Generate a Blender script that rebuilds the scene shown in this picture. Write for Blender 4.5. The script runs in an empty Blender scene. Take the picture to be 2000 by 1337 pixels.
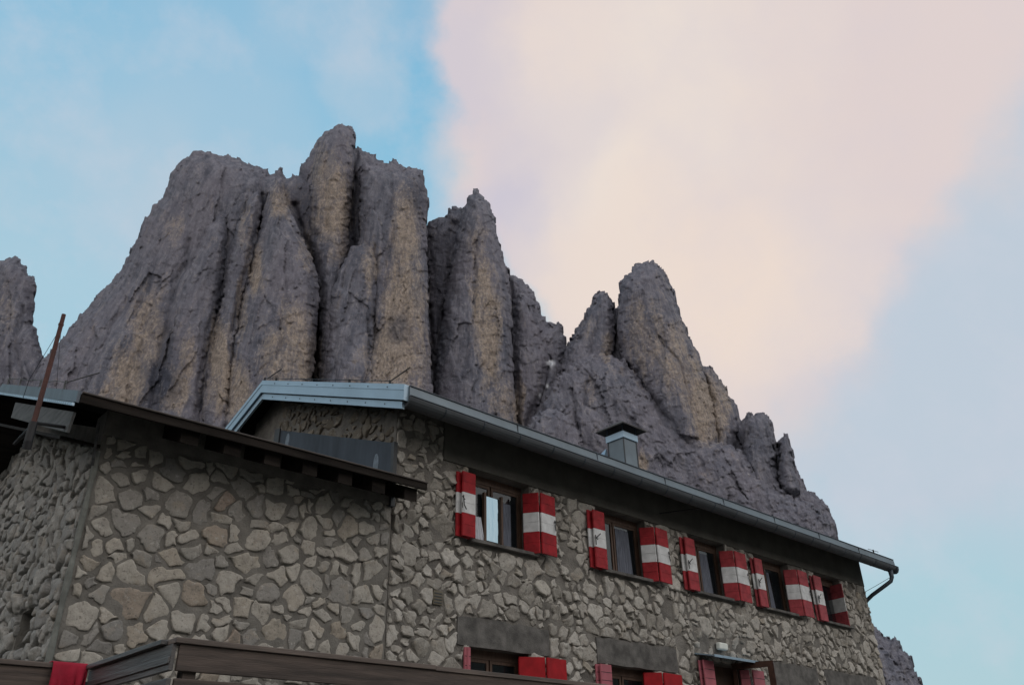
import bpy, math, random
import numpy as np
from mathutils import Vector, Matrix
random.seed(7); rng = np.random.default_rng(11)
scene = bpy.context.scene
C = scene.collection
# ------------------------------------------------------------------ camera
FPX = 1615.075
R_ = np.array((0.72995925, -0.68320024, -0.01992284))
U_ = np.array((-0.32113077, -0.36854885, 0.87237995))
F_ = np.array((0.60335273, 0.63040397, 0.48842226))
cd = bpy.data.cameras.new('camera'); cam = bpy.data.objects.new('camera', cd); C.objects.link(cam)
cd.sensor_width = 36; cd.lens = FPX / 2000 * 36; cd.clip_start = .1; cd.clip_end = 20000
cam.matrix_world = Matrix(((R_[0], U_[0], -F_[0], 0), (R_[1], U_[1], -F_[1], 0), (R_[2], U_[2], -F_[2], 0), (0, 0, 0, 1)))
scene.camera = cam
def ray(u, v):
    u = np.asarray(u, float)[..., None]; v = np.asarray(v, float)[..., None]
    return F_ + R_ * (u - 1000) / FPX - U_ * (v - 668.5) / FPX
# ------------------------------------------------------------------ view, world
scene.view_settings.view_transform = 'Standard'; scene.view_settings.look = 'None'
scene.view_settings.exposure = 0; scene.view_settings.gamma = 1
W = bpy.data.worlds.new('World'); scene.world = W; W.use_nodes = True
def build_world():
    nt = W.node_tree; N = nt.nodes; L = nt.links; N.clear()
    def nd(t, **k):
        n = N.new(t)
        for a, b in k.items(): setattr(n, a, b)
        return n
    def math_(op, a, b=None, clamp=False):
        n = nd('ShaderNodeMath', operation=op, use_clamp=clamp)
        for i, x in enumerate((a, b)):
            if x is None: continue
            if isinstance(x, (int, float)): n.inputs[i].default_value = x
            else: L.new(x, n.inputs[i])
        return n.outputs[0]
    def mix(f, a, b, bt='MIX'):
        n = nd('ShaderNodeMix', data_type='RGBA', blend_type=bt)
        for i, x in ((0, f), (6, a), (7, b)):
            if isinstance(x, (int, float)): n.inputs[i].default_value = x
            elif isinstance(x, tuple): n.inputs[i].default_value = (*x, 1)
            else: L.new(x, n.inputs[i])
        return n.outputs[2]
    tc = nd('ShaderNodeTexCoord').outputs['Generated']
    def noise(scale, detail, rough=.5, off=0):
        m = nd('ShaderNodeMapping'); m.inputs['Location'].default_value = (off, off * .7, off * .3); L.new(tc, m.inputs[0])
        n = nd('ShaderNodeTexNoise'); n.inputs['Scale'].default_value = scale; n.inputs['Detail'].default_value = detail
        n.inputs['Roughness'].default_value = rough; L.new(m.outputs[0], n.inputs['Vector']); return n
    def warp(scale, amp, off, detail=4):
        n = noise(scale, detail, .55, off)
        s = nd('ShaderNodeVectorMath', operation='SUBTRACT'); L.new(n.outputs['Color'], s.inputs[0]); s.inputs[1].default_value = (.5, .5, .5)
        m = nd('ShaderNodeVectorMath', operation='SCALE'); L.new(s.outputs[0], m.inputs[0]); m.inputs['Scale'].default_value = amp
        a = nd('ShaderNodeVectorMath', operation='ADD'); L.new(tc, a.inputs[0]); L.new(m.outputs[0], a.inputs[1])
        k = nd('ShaderNodeVectorMath', operation='NORMALIZE'); L.new(a.outputs[0], k.inputs[0]); return k.outputs[0]
    w1 = warp(5.0, .20, 3.1, 8)
    w2 = warp(4.0, .24, 9.7, 8)
    def blobs(lst, vec):
        tot = None
        for (u, v, r, wt) in lst:
            c = ray(u, v); c = c / np.linalg.norm(c)
            d = nd('ShaderNodeVectorMath', operation='DOT_PRODUCT'); L.new(vec, d.inputs[0]); d.inputs[1].default_value = tuple(c)
            m = nd('ShaderNodeMapRange', interpolation_type='SMOOTHSTEP'); L.new(d.outputs['Value'], m.inputs[0])
            m.inputs[1].default_value = math.cos(r * 1.35 / FPX); m.inputs[2].default_value = math.cos(r * .45 / FPX)
            m.inputs[3].default_value = 0; m.inputs[4].default_value = wt
            tot = m.outputs[0] if tot is None else math_('ADD', tot, m.outputs[0])
        return tot
    sep = nd('ShaderNodeSeparateXYZ'); L.new(tc, sep.inputs[0])
    def ramp(fac, stops):
        r = nd('ShaderNodeValToRGB'); L.new(fac, r.inputs[0]); e = r.color_ramp.elements
        e[0].position, e[0].color = stops[0][0], (*stops[0][1], 1); e[1].position, e[1].color = stops[-1][0], (*stops[-1][1], 1)
        for p, c in stops[1:-1]:
            x = e.new(p); x.color = (*c, 1)
        return r.outputs[0]
    # clear dusk sky: pale cyan low, deeper blue high
    base = ramp(sep.outputs['Z'], ((0, (.46, .66, .74)), (.28, (.44, .67, .77)), (.50, (.39, .65, .79)), (.72, (.235, .55, .78)), (.88, (.17, .47, .73)), (1, (.18, .42, .66))))
    sky = nd('ShaderNodeTexSky', sky_type='NISHITA'); sky.sun_disc = False
    sky.sun_elevation = math.radians(4); sky.sun_rotation = math.radians(200)
    skys = nd('ShaderNodeVectorMath', operation='SCALE'); L.new(sky.outputs[0], skys.inputs[0]); skys.inputs['Scale'].default_value = .12
    col = mix(.12, base, skys.outputs[0])
    # lilac veil
    n2 = noise(4.5, 6, .55, 21.3).outputs['Fac']
    veil = blobs([(420, 150, 260, .22), (690, 230, 90, .35), (300, 280, 200, .22), (90, 420, 200, .22), (600, 30, 120, .18), (330, 400, 100, .2),
                  (1700, 620, 300, .8), (1900, 360, 400, .7), (1500, 800, 260, .6), (1990, 160, 300, .7), (1850, 900, 160, .30), (900, 410, 80, .4),
                  (2600, 300, 600, .6)], w2)
    veil = math_('MULTIPLY', veil, math_('ADD', n2, .45), True)
    col = mix(veil, col, (.52, .60, .69))
    n4 = noise(9, 9, .62, 51.7).outputs['Fac']
    n4m = nd('ShaderNodeMapRange'); L.new(n4, n4m.inputs[0]); n4m.inputs[1].default_value = .46; n4m.inputs[2].default_value = .72; n4m.inputs[3].default_value = 0; n4m.inputs[4].default_value = .38
    col = mix(n4m.outputs[0], col, (.62, .64, .72))
    # unseen sky behind the camera, brightened and made neutral to light the walls
    dn = nd('ShaderNodeVectorMath', operation='DOT_PRODUCT'); L.new(tc, dn.inputs[0]); dn.inputs[1].default_value = tuple(F_)
    bk = nd('ShaderNodeMapRange', interpolation_type='SMOOTHSTEP'); L.new(dn.outputs['Value'], bk.inputs[0]); bk.inputs[1].default_value = .62; bk.inputs[2].default_value = -.1
    bk.inputs[3].default_value = 0; bk.inputs[4].default_value = .85
    col = mix(bk.outputs[0], col, (1.22, 1.14, 1.10))
    # big peach cloud
    cl = blobs([(1040, 60, 165, .9), (1130, 230, 250, .9), (1350, 130, 380, 1.2), (1610, 100, 330, 1.15), (1060, 380, 170, .75), (1250, 450, 260, 1),
                (1460, 400, 260, 1.1), (1380, 620, 260, 1.0), (1160, 570, 150, .7), (1500, 760, 150, .55), (1800, 60, 200, .35), (1300, -300, 500, .9),
                (1700, -500, 600, .8)], w1)
    n1 = noise(7, 7, .6, 5.5).outputs['Fac']
    cl = math_('ADD', cl, math_('MULTIPLY', math_('SUBTRACT', n1, .5), 1.0))
    m = nd('ShaderNodeMapRange', interpolation_type='SMOOTHSTEP'); L.new(cl, m.inputs[0])
    m.inputs[1].default_value = .0; m.inputs[2].default_value = 1.7; m.inputs[3].default_value = 0; m.inputs[4].default_value = 1
    shade = blobs([(1060, 300, 130, .7), (1280, 260, 130, .45), (900, 100, 110, .7), (1800, 250, 240, .1), (960, 470, 130, .6), (1560, 350, 160, .12), (1620, 620, 160, .6)], w1)
    shade = math_('MULTIPLY', shade, 1.0, True)
    ccol = mix(shade, (.75, .645, .625), (.61, .575, .655))
    glow = blobs([(1230, 150, 230, .7), (1200, 520, 200, .6), (1400, 520, 260, .5), (1450, 60, 200, .4)], w1)
    ccol = mix(math_('MULTIPLY', glow, .8, True), ccol, (.82, .73, .67))
    low = blobs([(1300, 560, 220, .8), (1480, 600, 180, .5), (1480, 300, 200, .3)], w1)
    ccol = mix(math_('MULTIPLY', low, .8, True), ccol, (.83, .705, .63))
    n3 = noise(6, 8, .62, 33.3).outputs['Fac']
    nm = nd('ShaderNodeMapRange'); L.new(n3, nm.inputs[0]); nm.inputs[1].default_value = .45; nm.inputs[2].default_value = .7; nm.inputs[3].default_value = 0; nm.inputs[4].default_value = .28
    ccol = mix(nm.outputs[0], ccol, (.64, .60, .67))
    col = mix(m.outputs[0], col, ccol)
    bg = nd('ShaderNodeBackground'); L.new(col, bg.inputs[0]); bg.inputs[1].default_value = 1.0
    o = nd('ShaderNodeOutputWorld'); L.new(bg.outputs[0], o.inputs[0])
build_world()
# after-sunset glow: very weak, very soft
sd_ = bpy.data.lights.new('sun', 'SUN'); sd_.energy = .35; sd_.angle = math.radians(35); sd_.color = (1, .86, .76)
so = bpy.data.objects.new('sun', sd_); C.objects.link(so)
so.rotation_euler = Vector((-.35, .62, -.50)).to_track_quat('-Z', 'Y').to_euler()

# ------------------------------------------------------------------ helpers
def mat(name, col, rough=.8, metal=0., var=.15, scale=6., bump=0., bscale=30., stretch=(1, 1, 1), col2=None, spec=.5, detail=6, thr=(.35, .7), attr=None):
    m = bpy.data.materials.new(name); m.use_nodes = True; nt = m.node_tree; N = nt.nodes; L = nt.links
    b = N['Principled BSDF']; b.inputs['Roughness'].default_value = rough; b.inputs['Metallic'].default_value = metal
    b.inputs['Specular IOR Level'].default_value = spec
    tc = N.new('ShaderNodeTexCoord'); mp = N.new('ShaderNodeMapping'); mp.inputs['Scale'].default_value = stretch
    L.new(tc.outputs['Object'], mp.inputs[0])
    n = N.new('ShaderNodeTexNoise'); n.inputs['Scale'].default_value = scale; n.inputs['Detail'].default_value = detail; n.inputs['Roughness'].default_value = .6
    L.new(mp.outputs[0], n.inputs['Vector'])
    c2 = col2 or tuple(c * (1 - var * 2) for c in col)
    mr = N.new('ShaderNodeMapRange'); L.new(n.outputs['Fac'], mr.inputs[0]); mr.inputs[1].default_value = thr[0]; mr.inputs[2].default_value = thr[1]
    mx = N.new('ShaderNodeMix'); mx.data_type = 'RGBA'; L.new(mr.outputs[0], mx.inputs[0])
    mx.inputs[6].default_value = (*c2, 1); mx.inputs[7].default_value = (*[min(1, c * (1 + var * .4)) for c in col], 1)
    L.new(mx.outputs[2], b.inputs['Base Color'])
    if bump:
        n2 = N.new('ShaderNodeTexNoise'); n2.inputs['Scale'].default_value = bscale; n2.inputs['Detail'].default_value = 8; L.new(mp.outputs[0], n2.inputs['Vector'])
        bp = N.new('ShaderNodeBump'); bp.inputs['Strength'].default_value = 1; bp.inputs['Distance'].default_value = bump
        L.new(n2.outputs['Fac'], bp.inputs['Height']); L.new(bp.outputs[0], b.inputs['Normal'])
    return m
def mesh_obj(name, verts, faces, m=None, parent=None, smooth=False, mats=None, fmat=None):
    me = bpy.data.meshes.new(name); me.from_pydata([tuple(v) for v in verts], [], faces); me.update()
    o = bpy.data.objects.new(name, me); C.objects.link(o)
    for x in (mats or [m]):
        if x: me.materials.append(x)
    if fmat is not None: me.polygons.foreach_set('material_index', fmat)
    if smooth: me.polygons.foreach_set('use_smooth', [True] * len(me.polygons))
    if parent: o.parent = parent
    return o
class MB:
    def __init__(s): s.v = []; s.f = []; s.m = []
    def add(s, v, f, mi=0):
        k = len(s.v); s.v += [tuple(x) for x in v]; s.f += [tuple(i + k for i in q) for q in f]; s.m += [mi] * len(f)
    def box(s, x0, x1, y0, y1, z0, z1, mi=0):
        s.add([(x, y, z) for x in (x0, x1) for y in (y0, y1) for z in (z0, z1)],
              [(0, 1, 3, 2), (4, 6, 7, 5), (0, 4, 5, 1), (2, 3, 7, 6), (0, 2, 6, 4), (1, 5, 7, 3)], mi)
    def hexa(s, p, mi=0):  # 8 points: bottom loop 4, top loop 4
        s.add(p, [(3, 2, 1, 0), (4, 5, 6, 7), (0, 1, 5, 4), (1, 2, 6, 5), (2, 3, 7, 6), (3, 0, 4, 7)], mi)
    def prism(s, prof, a, b, axis='x', mi=0):  # closed 2D profile extruded along the axis from a to b
        n = len(prof)
        def P(t, q): return (t, q[0], q[1]) if axis == 'x' else ((q[0], t, q[1]) if axis == 'y' else (q[0], q[1], t))
        s.add([P(a, q) for q in prof] + [P(b, q) for q in prof],
              [tuple(range(n))[::-1], tuple(range(n, 2 * n))] + [(i, (i + 1) % n, n + (i + 1) % n, n + i) for i in range(n)], mi)
    def tube(s, pts, r, k=10, mi=0):
        pts = [Vector(p) for p in pts]; rs = r if isinstance(r, (list, tuple)) else [r] * len(pts); vs = []; fs = []
        for i, p in enumerate(pts):
            t = (pts[min(i + 1, len(pts) - 1)] - pts[max(i - 1, 0)]).normalized()
            a = t.orthogonal() if i == 0 else (a - t * a.dot(t)); a.normalize(); b = t.cross(a)
            for j in range(k):
                w = 2 * math.pi * j / k; vs.append(p + (a * math.cos(w) + b * math.sin(w)) * rs[i])
        for i in range(len(pts) - 1):
            for j in range(k): fs.append((i * k + j, i * k + (j + 1) % k, (i + 1) * k + (j + 1) % k, (i + 1) * k + j))
        fs.append(tuple(range(k))[::-1]); fs.append(tuple(range((len(pts) - 1) * k, len(pts) * k))); s.add(vs, fs, mi)
    def build(s, name, m, parent=None, smooth=False, bevel=0):
        mats = m if isinstance(m, list) else [m]
        o = mesh_obj(name, s.v, s.f, None, parent, smooth, mats, s.m)
        if bevel:
            b = o.modifiers.new('bevel', 'BEVEL'); b.width = bevel; b.segments = 2; b.limit_method = 'ANGLE'
        return o
def thing(name, label, cat, loc=(0, 0, 0), group=None):
    o = bpy.data.objects.new(name, None); C.objects.link(o); o.location = loc; o['label'] = label; o['category'] = cat
    if group: o['group'] = group
    return o
def tag(o, label, cat, group=None):
    o['label'] = label; o['category'] = cat
    if group: o['group'] = group
    return o
# vectorised gradient noise
_p = rng.permutation(256); _p = np.concatenate([_p, _p, _p]); _g = rng.normal(size=(256, 3)); _g /= np.linalg.norm(_g, axis=1)[:, None]
def pn(x, y, z=0.):
    x, y, z = np.broadcast_arrays(np.asarray(x, float), np.asarray(y, float), np.asarray(z, float))
    xi, yi, zi = (np.floor(t).astype(int) for t in (x, y, z)); xf, yf, zf = x - xi, y - yi, z - zi
    f = lambda t: t * t * t * (t * (t * 6 - 15) + 10)
    a, b, c = f(xf), f(yf), f(zf); xi &= 255; yi &= 255; zi &= 255; out = 0
    for dx in (0, 1):
        for dy in (0, 1):
            for dz in (0, 1):
                h = _g[_p[_p[_p[xi + dx] + yi + dy] + zi + dz]]
                w = (a if dx else 1 - a) * (b if dy else 1 - b) * (c if dz else 1 - c)
                out = out + w * (h[..., 0] * (xf - dx) + h[..., 1] * (yf - dy) + h[..., 2] * (zf - dz))
    return out * 1.5
def ridged(x, y, z=0., o=4):
    s = 0; a = 1.; t = 0
    for i in range(o):
        s = s + a * (1 - 2 * np.abs(pn(x, y, z + 7.3 * i))); t += a; x = x * 2.03 + 3.1; y = y * 2.03 + 1.7; a *= .5
    return s / t
def fbm(x, y, z=0., o=4):
    s = 0; a = 1.; t = 0
    for i in range(o):
        s = s + a * pn(x, y, z + 5.1 * i); t += a; x = x * 2.03 + 3.1; y = y * 2.03 + 1.7; a *= .55
    return s / t

def facet(u, v, cu, cv, seed):
    """broken rock planes: jittered cells, each with its own height and tilt"""
    x, y = u / cu, v / cv; xi, yi = np.floor(x).astype(int), np.floor(y).astype(int); best = np.full(x.shape, 1e9); val = np.zeros(x.shape)
    def h(a, b, k): return (_p[_p[_p[(a + k * 17 + int(seed * 7)) & 255] + (b & 255)] + k * 5] / 255.)
    for dx in (-1, 0, 1):
        for dy in (-1, 0, 1):
            a, b = xi + dx, yi + dy; sx = a + h(a, b, 1); sy = b + h(a, b, 2); d = (x - sx) ** 2 + (y - sy) ** 2
            w = (h(a, b, 3) - .5) + (h(a, b, 4) - .5) * 1.6 * (x - sx) + (h(a, b, 6) - .62) * 1.2 * (y - sy); m = d < best; best = np.where(m, d, best); val = np.where(m, w, val)
    return val
# ------------------------------------------------------------------ ground
M_ground = mat('gravel_ground', (.13, .125, .11), .95, 0, .3, .6, .03, 12)
g = MB(); n = 40; S = 9000
xs = np.sign(np.linspace(-1, 1, n)) * np.abs(np.linspace(-1, 1, n)) ** 2.5 * S
gv = [(x, y, -1.6 if abs(x) < 60 and abs(y) < 60 else -1.6 + .03 * 0) for x in xs for y in xs]
gf = [(i * n + j, (i + 1) * n + j, (i + 1) * n + j + 1, i * n + j + 1) for i in range(n - 1) for j in range(n - 1)]
go = mesh_obj('ground', gv, gf, M_ground); go['kind'] = 'structure'
M_terr = mat('terrace_paving', (.16, .155, .14), .9, 0, .25, 2, .01, 25)
t = MB(); t.box(2.29, 60, 5.5, 60, -1.75, 0); t.box(-40, 2.29, 7.05, 60, -1.75, 0.004)
t.build('terrace', M_terr)['kind'] = 'structure'

# unseen terrain added behind the camera to block low sky and darken eaves
def added_hills():
    na, nr = 240, 14; vs = []; a0 = math.atan2(F_[0], F_[1])
    A = np.linspace(math.radians(62), math.radians(298), na) + a0
    for r in range(nr):
        t = r / (nr - 1); R0 = 260 + 700 * t
        hgt = (190 * (1 - (1 - t) ** 1.5)) * (1 + .35 * fbm(A * 3.1, A * 0 + 2.2, 1.1) + .2 * fbm(A * 11, A * 0 + t * 3, 4.1))
        vs += [(R0 * math.sin(a), R0 * math.cos(a), -3 + h + 10 * math.sin(a * 31 + r)) for a, h in zip(A, hgt)]
    fs = [(r * na + i, r * na + i + 1, (r + 1) * na + i + 1, (r + 1) * na + i) for r in range(nr - 1) for i in range(na - 1)]
    o = mesh_obj('added_hills', vs, fs, mat('added_hillside', (.07, .08, .06), .95, 0, .3, .02, 2, .2), None, True); o['kind'] = 'structure'
added_hills()
# ------------------------------------------------------------------ mountains
def rock_material():
    m = bpy.data.materials.new('dolomite_rock'); m.use_nodes = True; nt = m.node_tree; N = nt.nodes; L = nt.links
    b = N['Principled BSDF']; b.inputs['Roughness'].default_value = .95; b.inputs['Specular IOR Level'].default_value = .15
    tc = N.new('ShaderNodeTexCoord')
    def noise(scale, st, detail=8, rough=.6):
        mp = N.new('ShaderNodeMapping'); mp.inputs['Scale'].default_value = st; L.new(tc.outputs['Object'], mp.inputs[0])
        n = N.new('ShaderNodeTexNoise'); n.inputs['Scale'].default_value = scale; n.inputs['Detail'].default_value = detail; n.inputs['Roughness'].default_value = rough
        L.new(mp.outputs[0], n.inputs['Vector']); return n.outputs['Fac']
    def mr(f, a, b_, c=0, d=1):
        n = N.new('ShaderNodeMapRange'); L.new(f, n.inputs[0]); n.inputs[1].default_value = a; n.inputs[2].default_value = b_
        n.inputs[3].default_value = c; n.inputs[4].default_value = d; return n.outputs[0]
    def mix(f, a, b_, bt='MIX'):
        n = N.new('ShaderNodeMix'); n.data_type = 'RGBA'; n.blend_type = bt
        for i, x in ((0, f), (6, a), (7, b_)):
            if isinstance(x, (int, float)): n.inputs[i].default_value = x
            elif isinstance(x, tuple): n.inputs[i].default_value = (*x, 1)
            else: L.new(x, n.inputs[i])
        return n.outputs[2]
    def mul(a, b_):
        n = N.new('ShaderNodeMath'); n.operation = 'MULTIPLY'; n.use_clamp = True; L.new(a, n.inputs[0])
        if isinstance(b_, float): n.inputs[1].default_value = b_
        else: L.new(b_, n.inputs[1])
        return n.outputs[0]
    def att(nm):
        a = N.new('ShaderNodeAttribute'); a.attribute_name = nm; return a.outputs['Fac']
    streak = noise(.15, (1, 1, .16), 9, .68); fine = noise(.5, (1, 1, .6)); big = noise(.02, (1, 1, .5), 5)
    tiny = noise(1.6, (1, 1, 1), 4)
    col = mix(mr(streak, .41, .60), (.112, .116, .144), (.205, .203, .235))
    col = mix(mr(big, .4, .65, 0, .5), col, (.195, .178, .205))
    och = mix(mr(fine, .38, .62), (.235, .195, .16), (.41, .335, .265))
    def add(a, b_, k):
        n = N.new('ShaderNodeMath'); n.operation = 'MULTIPLY_ADD'; L.new(b_, n.inputs[0]); n.inputs[1].default_value = k; L.new(a, n.inputs[2]); return n.outputs[0]
    om = add(add(att('ochre'), streak, 2.0), fine, 1.0)
    col = mix(mr(om, 1.72, 2.45, 0, .85), col, och)
    col = mix(mr(noise(.05, (1, 1, .3), 10, .75), .60, .70, 0, .45), col, (.36, .29, .24))
    col = mix(mul(att('stain'), mr(streak, .35, .5, .5, 1)), col, (.06, .064, .085))
    col = mix(mr(fine, .58, .70, 0, .5), col, (.36, .345, .36))
    col = mix(mr(tiny, .44, .34, 0, .5), col, (.07, .07, .085))
    crk = noise(.22, (1, 1, .35), 6, .7); cm = N.new('ShaderNodeMath'); cm.operation = 'SUBTRACT'; L.new(crk, cm.inputs[0]); cm.inputs[1].default_value = .5
    ca = N.new('ShaderNodeMath'); ca.operation = 'ABSOLUTE'; L.new(cm.outputs[0], ca.inputs[0])
    col = mix(mr(ca.outputs[0], .012, 0, 0, .45), col, (.06, .06, .075))
    col = mix(att('snow'), col, (.8, .82, .86))
    L.new(col, b.inputs['Base Color'])
    bn = noise(.45, (1, 1, .55), 12, .72); b2 = N.new('ShaderNodeBump'); b2.inputs['Distance'].default_value = 1.3; b2.inputs['Strength'].default_value = .8
    L.new(bn, b2.inputs['Height'])
    b3 = N.new('ShaderNodeBump'); b3.inputs['Distance'].default_value = 1.6; b3.inputs['Strength'].default_value = .5; L.new(noise(.10, (1, 1, 3.5), 8, .65), b3.inputs['Height']); L.new(b2.outputs[0], b3.inputs['Normal'])
    b4 = N.new('ShaderNodeBump'); b4.inputs['Distance'].default_value = 2.4; b4.inputs['Strength'].default_value = .8; L.new(streak, b4.inputs['Height']); L.new(b3.outputs[0], b4.inputs['Normal'])
    L.new(b4.outputs[0], b.inputs['Normal'])
    return m
M_rock = rock_material()
OCH = [  # u, v, ru, rv, w : ochre rock faces
 (792, 450, 26, 80, .8), (780, 600, 30, 90, 1), (770, 690, 45, 70, 1), (815, 620, 16, 120, .7), (820, 700, 18, 60, .6), (745, 740, 30, 40, .8), (720, 520, 16, 40, .7),
 (650, 400, 34, 75, .95), (625, 350, 14, 60, .6), (655, 480, 26, 30, .5), (575, 660, 36, 60, .75), (600, 700, 22, 60, .9), (545, 700, 40, 60, .7), (570, 770, 50, 30, .8),
 (600, 480, 14, 50, .5), (500, 530, 14, 40, .9), (545, 395, 18, 30, .8), (470, 600, 14, 60, .6), (430, 690, 20, 60, 1), (450, 760, 40, 50, .9), (250, 740, 30, 60, 1),
 (290, 650, 34, 70, .7), (225, 770, 40, 20, .8), (340, 760, 26, 40, .9), (365, 700, 16, 50, .6), (480, 440, 14, 40, .45), (340, 440, 22, 40, .35), (690, 780, 18, 40, .8),
 (945, 600, 20, 90, .9), (958, 680, 16, 60, 1), (935, 480, 16, 40, .5), (965, 640, 18, 80, .7), (960, 740, 24, 30, .5), (1015, 790, 10, 50, .8), (985, 790, 24, 40, .6),
 (1375, 790, 30, 60, 1), (1345, 740, 26, 60, .7), (1320, 690, 26, 60, .6), (1275, 655, 36, 50, .6), (1245, 640, 18, 60, .6), (1260, 700, 20, 40, .5), (1410, 790, 18, 50, .7),
 (1385, 840, 30, 26, .8), (1185, 680, 12, 30, .7), (1150, 640, 14, 30, .3), (1255, 900, 9, 26, .9), (1150, 760, 12, 24, .4), (10, 600, 14, 60, .3), (1300, 560, 14, 60, .25)]
STAIN = [(325, 670, 16, 60, .7), (312, 740, 30, 34, 1), (300, 780, 24, 30, .6), (425, 560, 10, 50, .5), (440, 480, 8, 60, .4), (780, 640, 18, 24, .7), (590, 380, 14, 70, .45), (700, 420, 12, 90, .55),
 (610, 560, 8, 80, .5), (612, 660, 9, 90, .6), (815, 385, 14, 22, .8), (400, 310, 8, 5, .9), (405, 330, 5, 8, .8), (860, 600, 14, 120, .5), (730, 620, 10, 60, .5)]
SNOW = [(1075, 714, 3.5, 6, 1), (1066, 752, 2.5, 3, .9), (1055, 776, 2.5, 4, .8)]
CR = [  # cracks and gullies: polyline, depth, width (px)
 ([(447, 430), (447, 444), (436, 525), (425, 600), (409, 646), (395, 720), (385, 800)], 16, 6),
 ([(512, 380), (510, 413), (501, 462), (481, 534), (467, 592), (450, 650)], 22, 5),
 ([(372, 470), (364, 507), (344, 561), (328, 624), (306, 705), (297, 800)], 13, 7),
 ([(573, 400), (588, 458), (604, 490), (622, 530), (626, 600), (612, 714), (606, 800)], 34, 7),
 ([(694, 300), (692, 360), (688, 420), (684, 500), (668, 560)], 30, 7), ([(735, 480), (732, 560), (722, 640), (716, 740), (712, 820)], 18, 5),
 ([(660, 640), (652, 720), (655, 800)], 16, 5), ([(838, 600), (846, 740), (852, 850)], 30, 6), ([(885, 440), (876, 540), (862, 620), (850, 720)], 30, 9),
 ([(998, 540), (1002, 640), (1008, 760), (1015, 850)], 24, 6), ([(1203, 612), (1205, 650), (1198, 690)], 24, 6), ([(1075, 700), (1060, 760), (1042, 800), (1028, 840)], 22, 6),
 ([(1120, 760), (1125, 790), (1132, 840), (1145, 900)], 16, 4), ([(1150, 745), (1140, 790), (1160, 800)], 12, 4), ([(1240, 740), (1290, 800), (1340, 860), (1380, 920)], 10, 5),
 ([(1440, 820), (1452, 860), (1446, 920)], 12, 5), ([(1290, 660), (1330, 720), (1350, 790)], 10, 4), ([(1518, 880), (1520, 920)], 14, 4), ([(560, 500), (556, 600), (540, 700)], 8, 4),
 ([(640, 300), (636, 380), (640, 450)], 8, 4), ([(770, 360), (765, 460), (752, 560)], 10, 5), ([(930, 470), (925, 600), (905, 720)], 8, 4), ([(40, 600), (30, 680), (50, 760)], 12, 6),
 ([(1170, 600), (1165, 650), (1150, 700)], 10, 4), ([(270, 520), (240, 600), (200, 680)], 9, 5), ([(330, 420), (300, 520), (265, 620)], 7, 5)]
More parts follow.
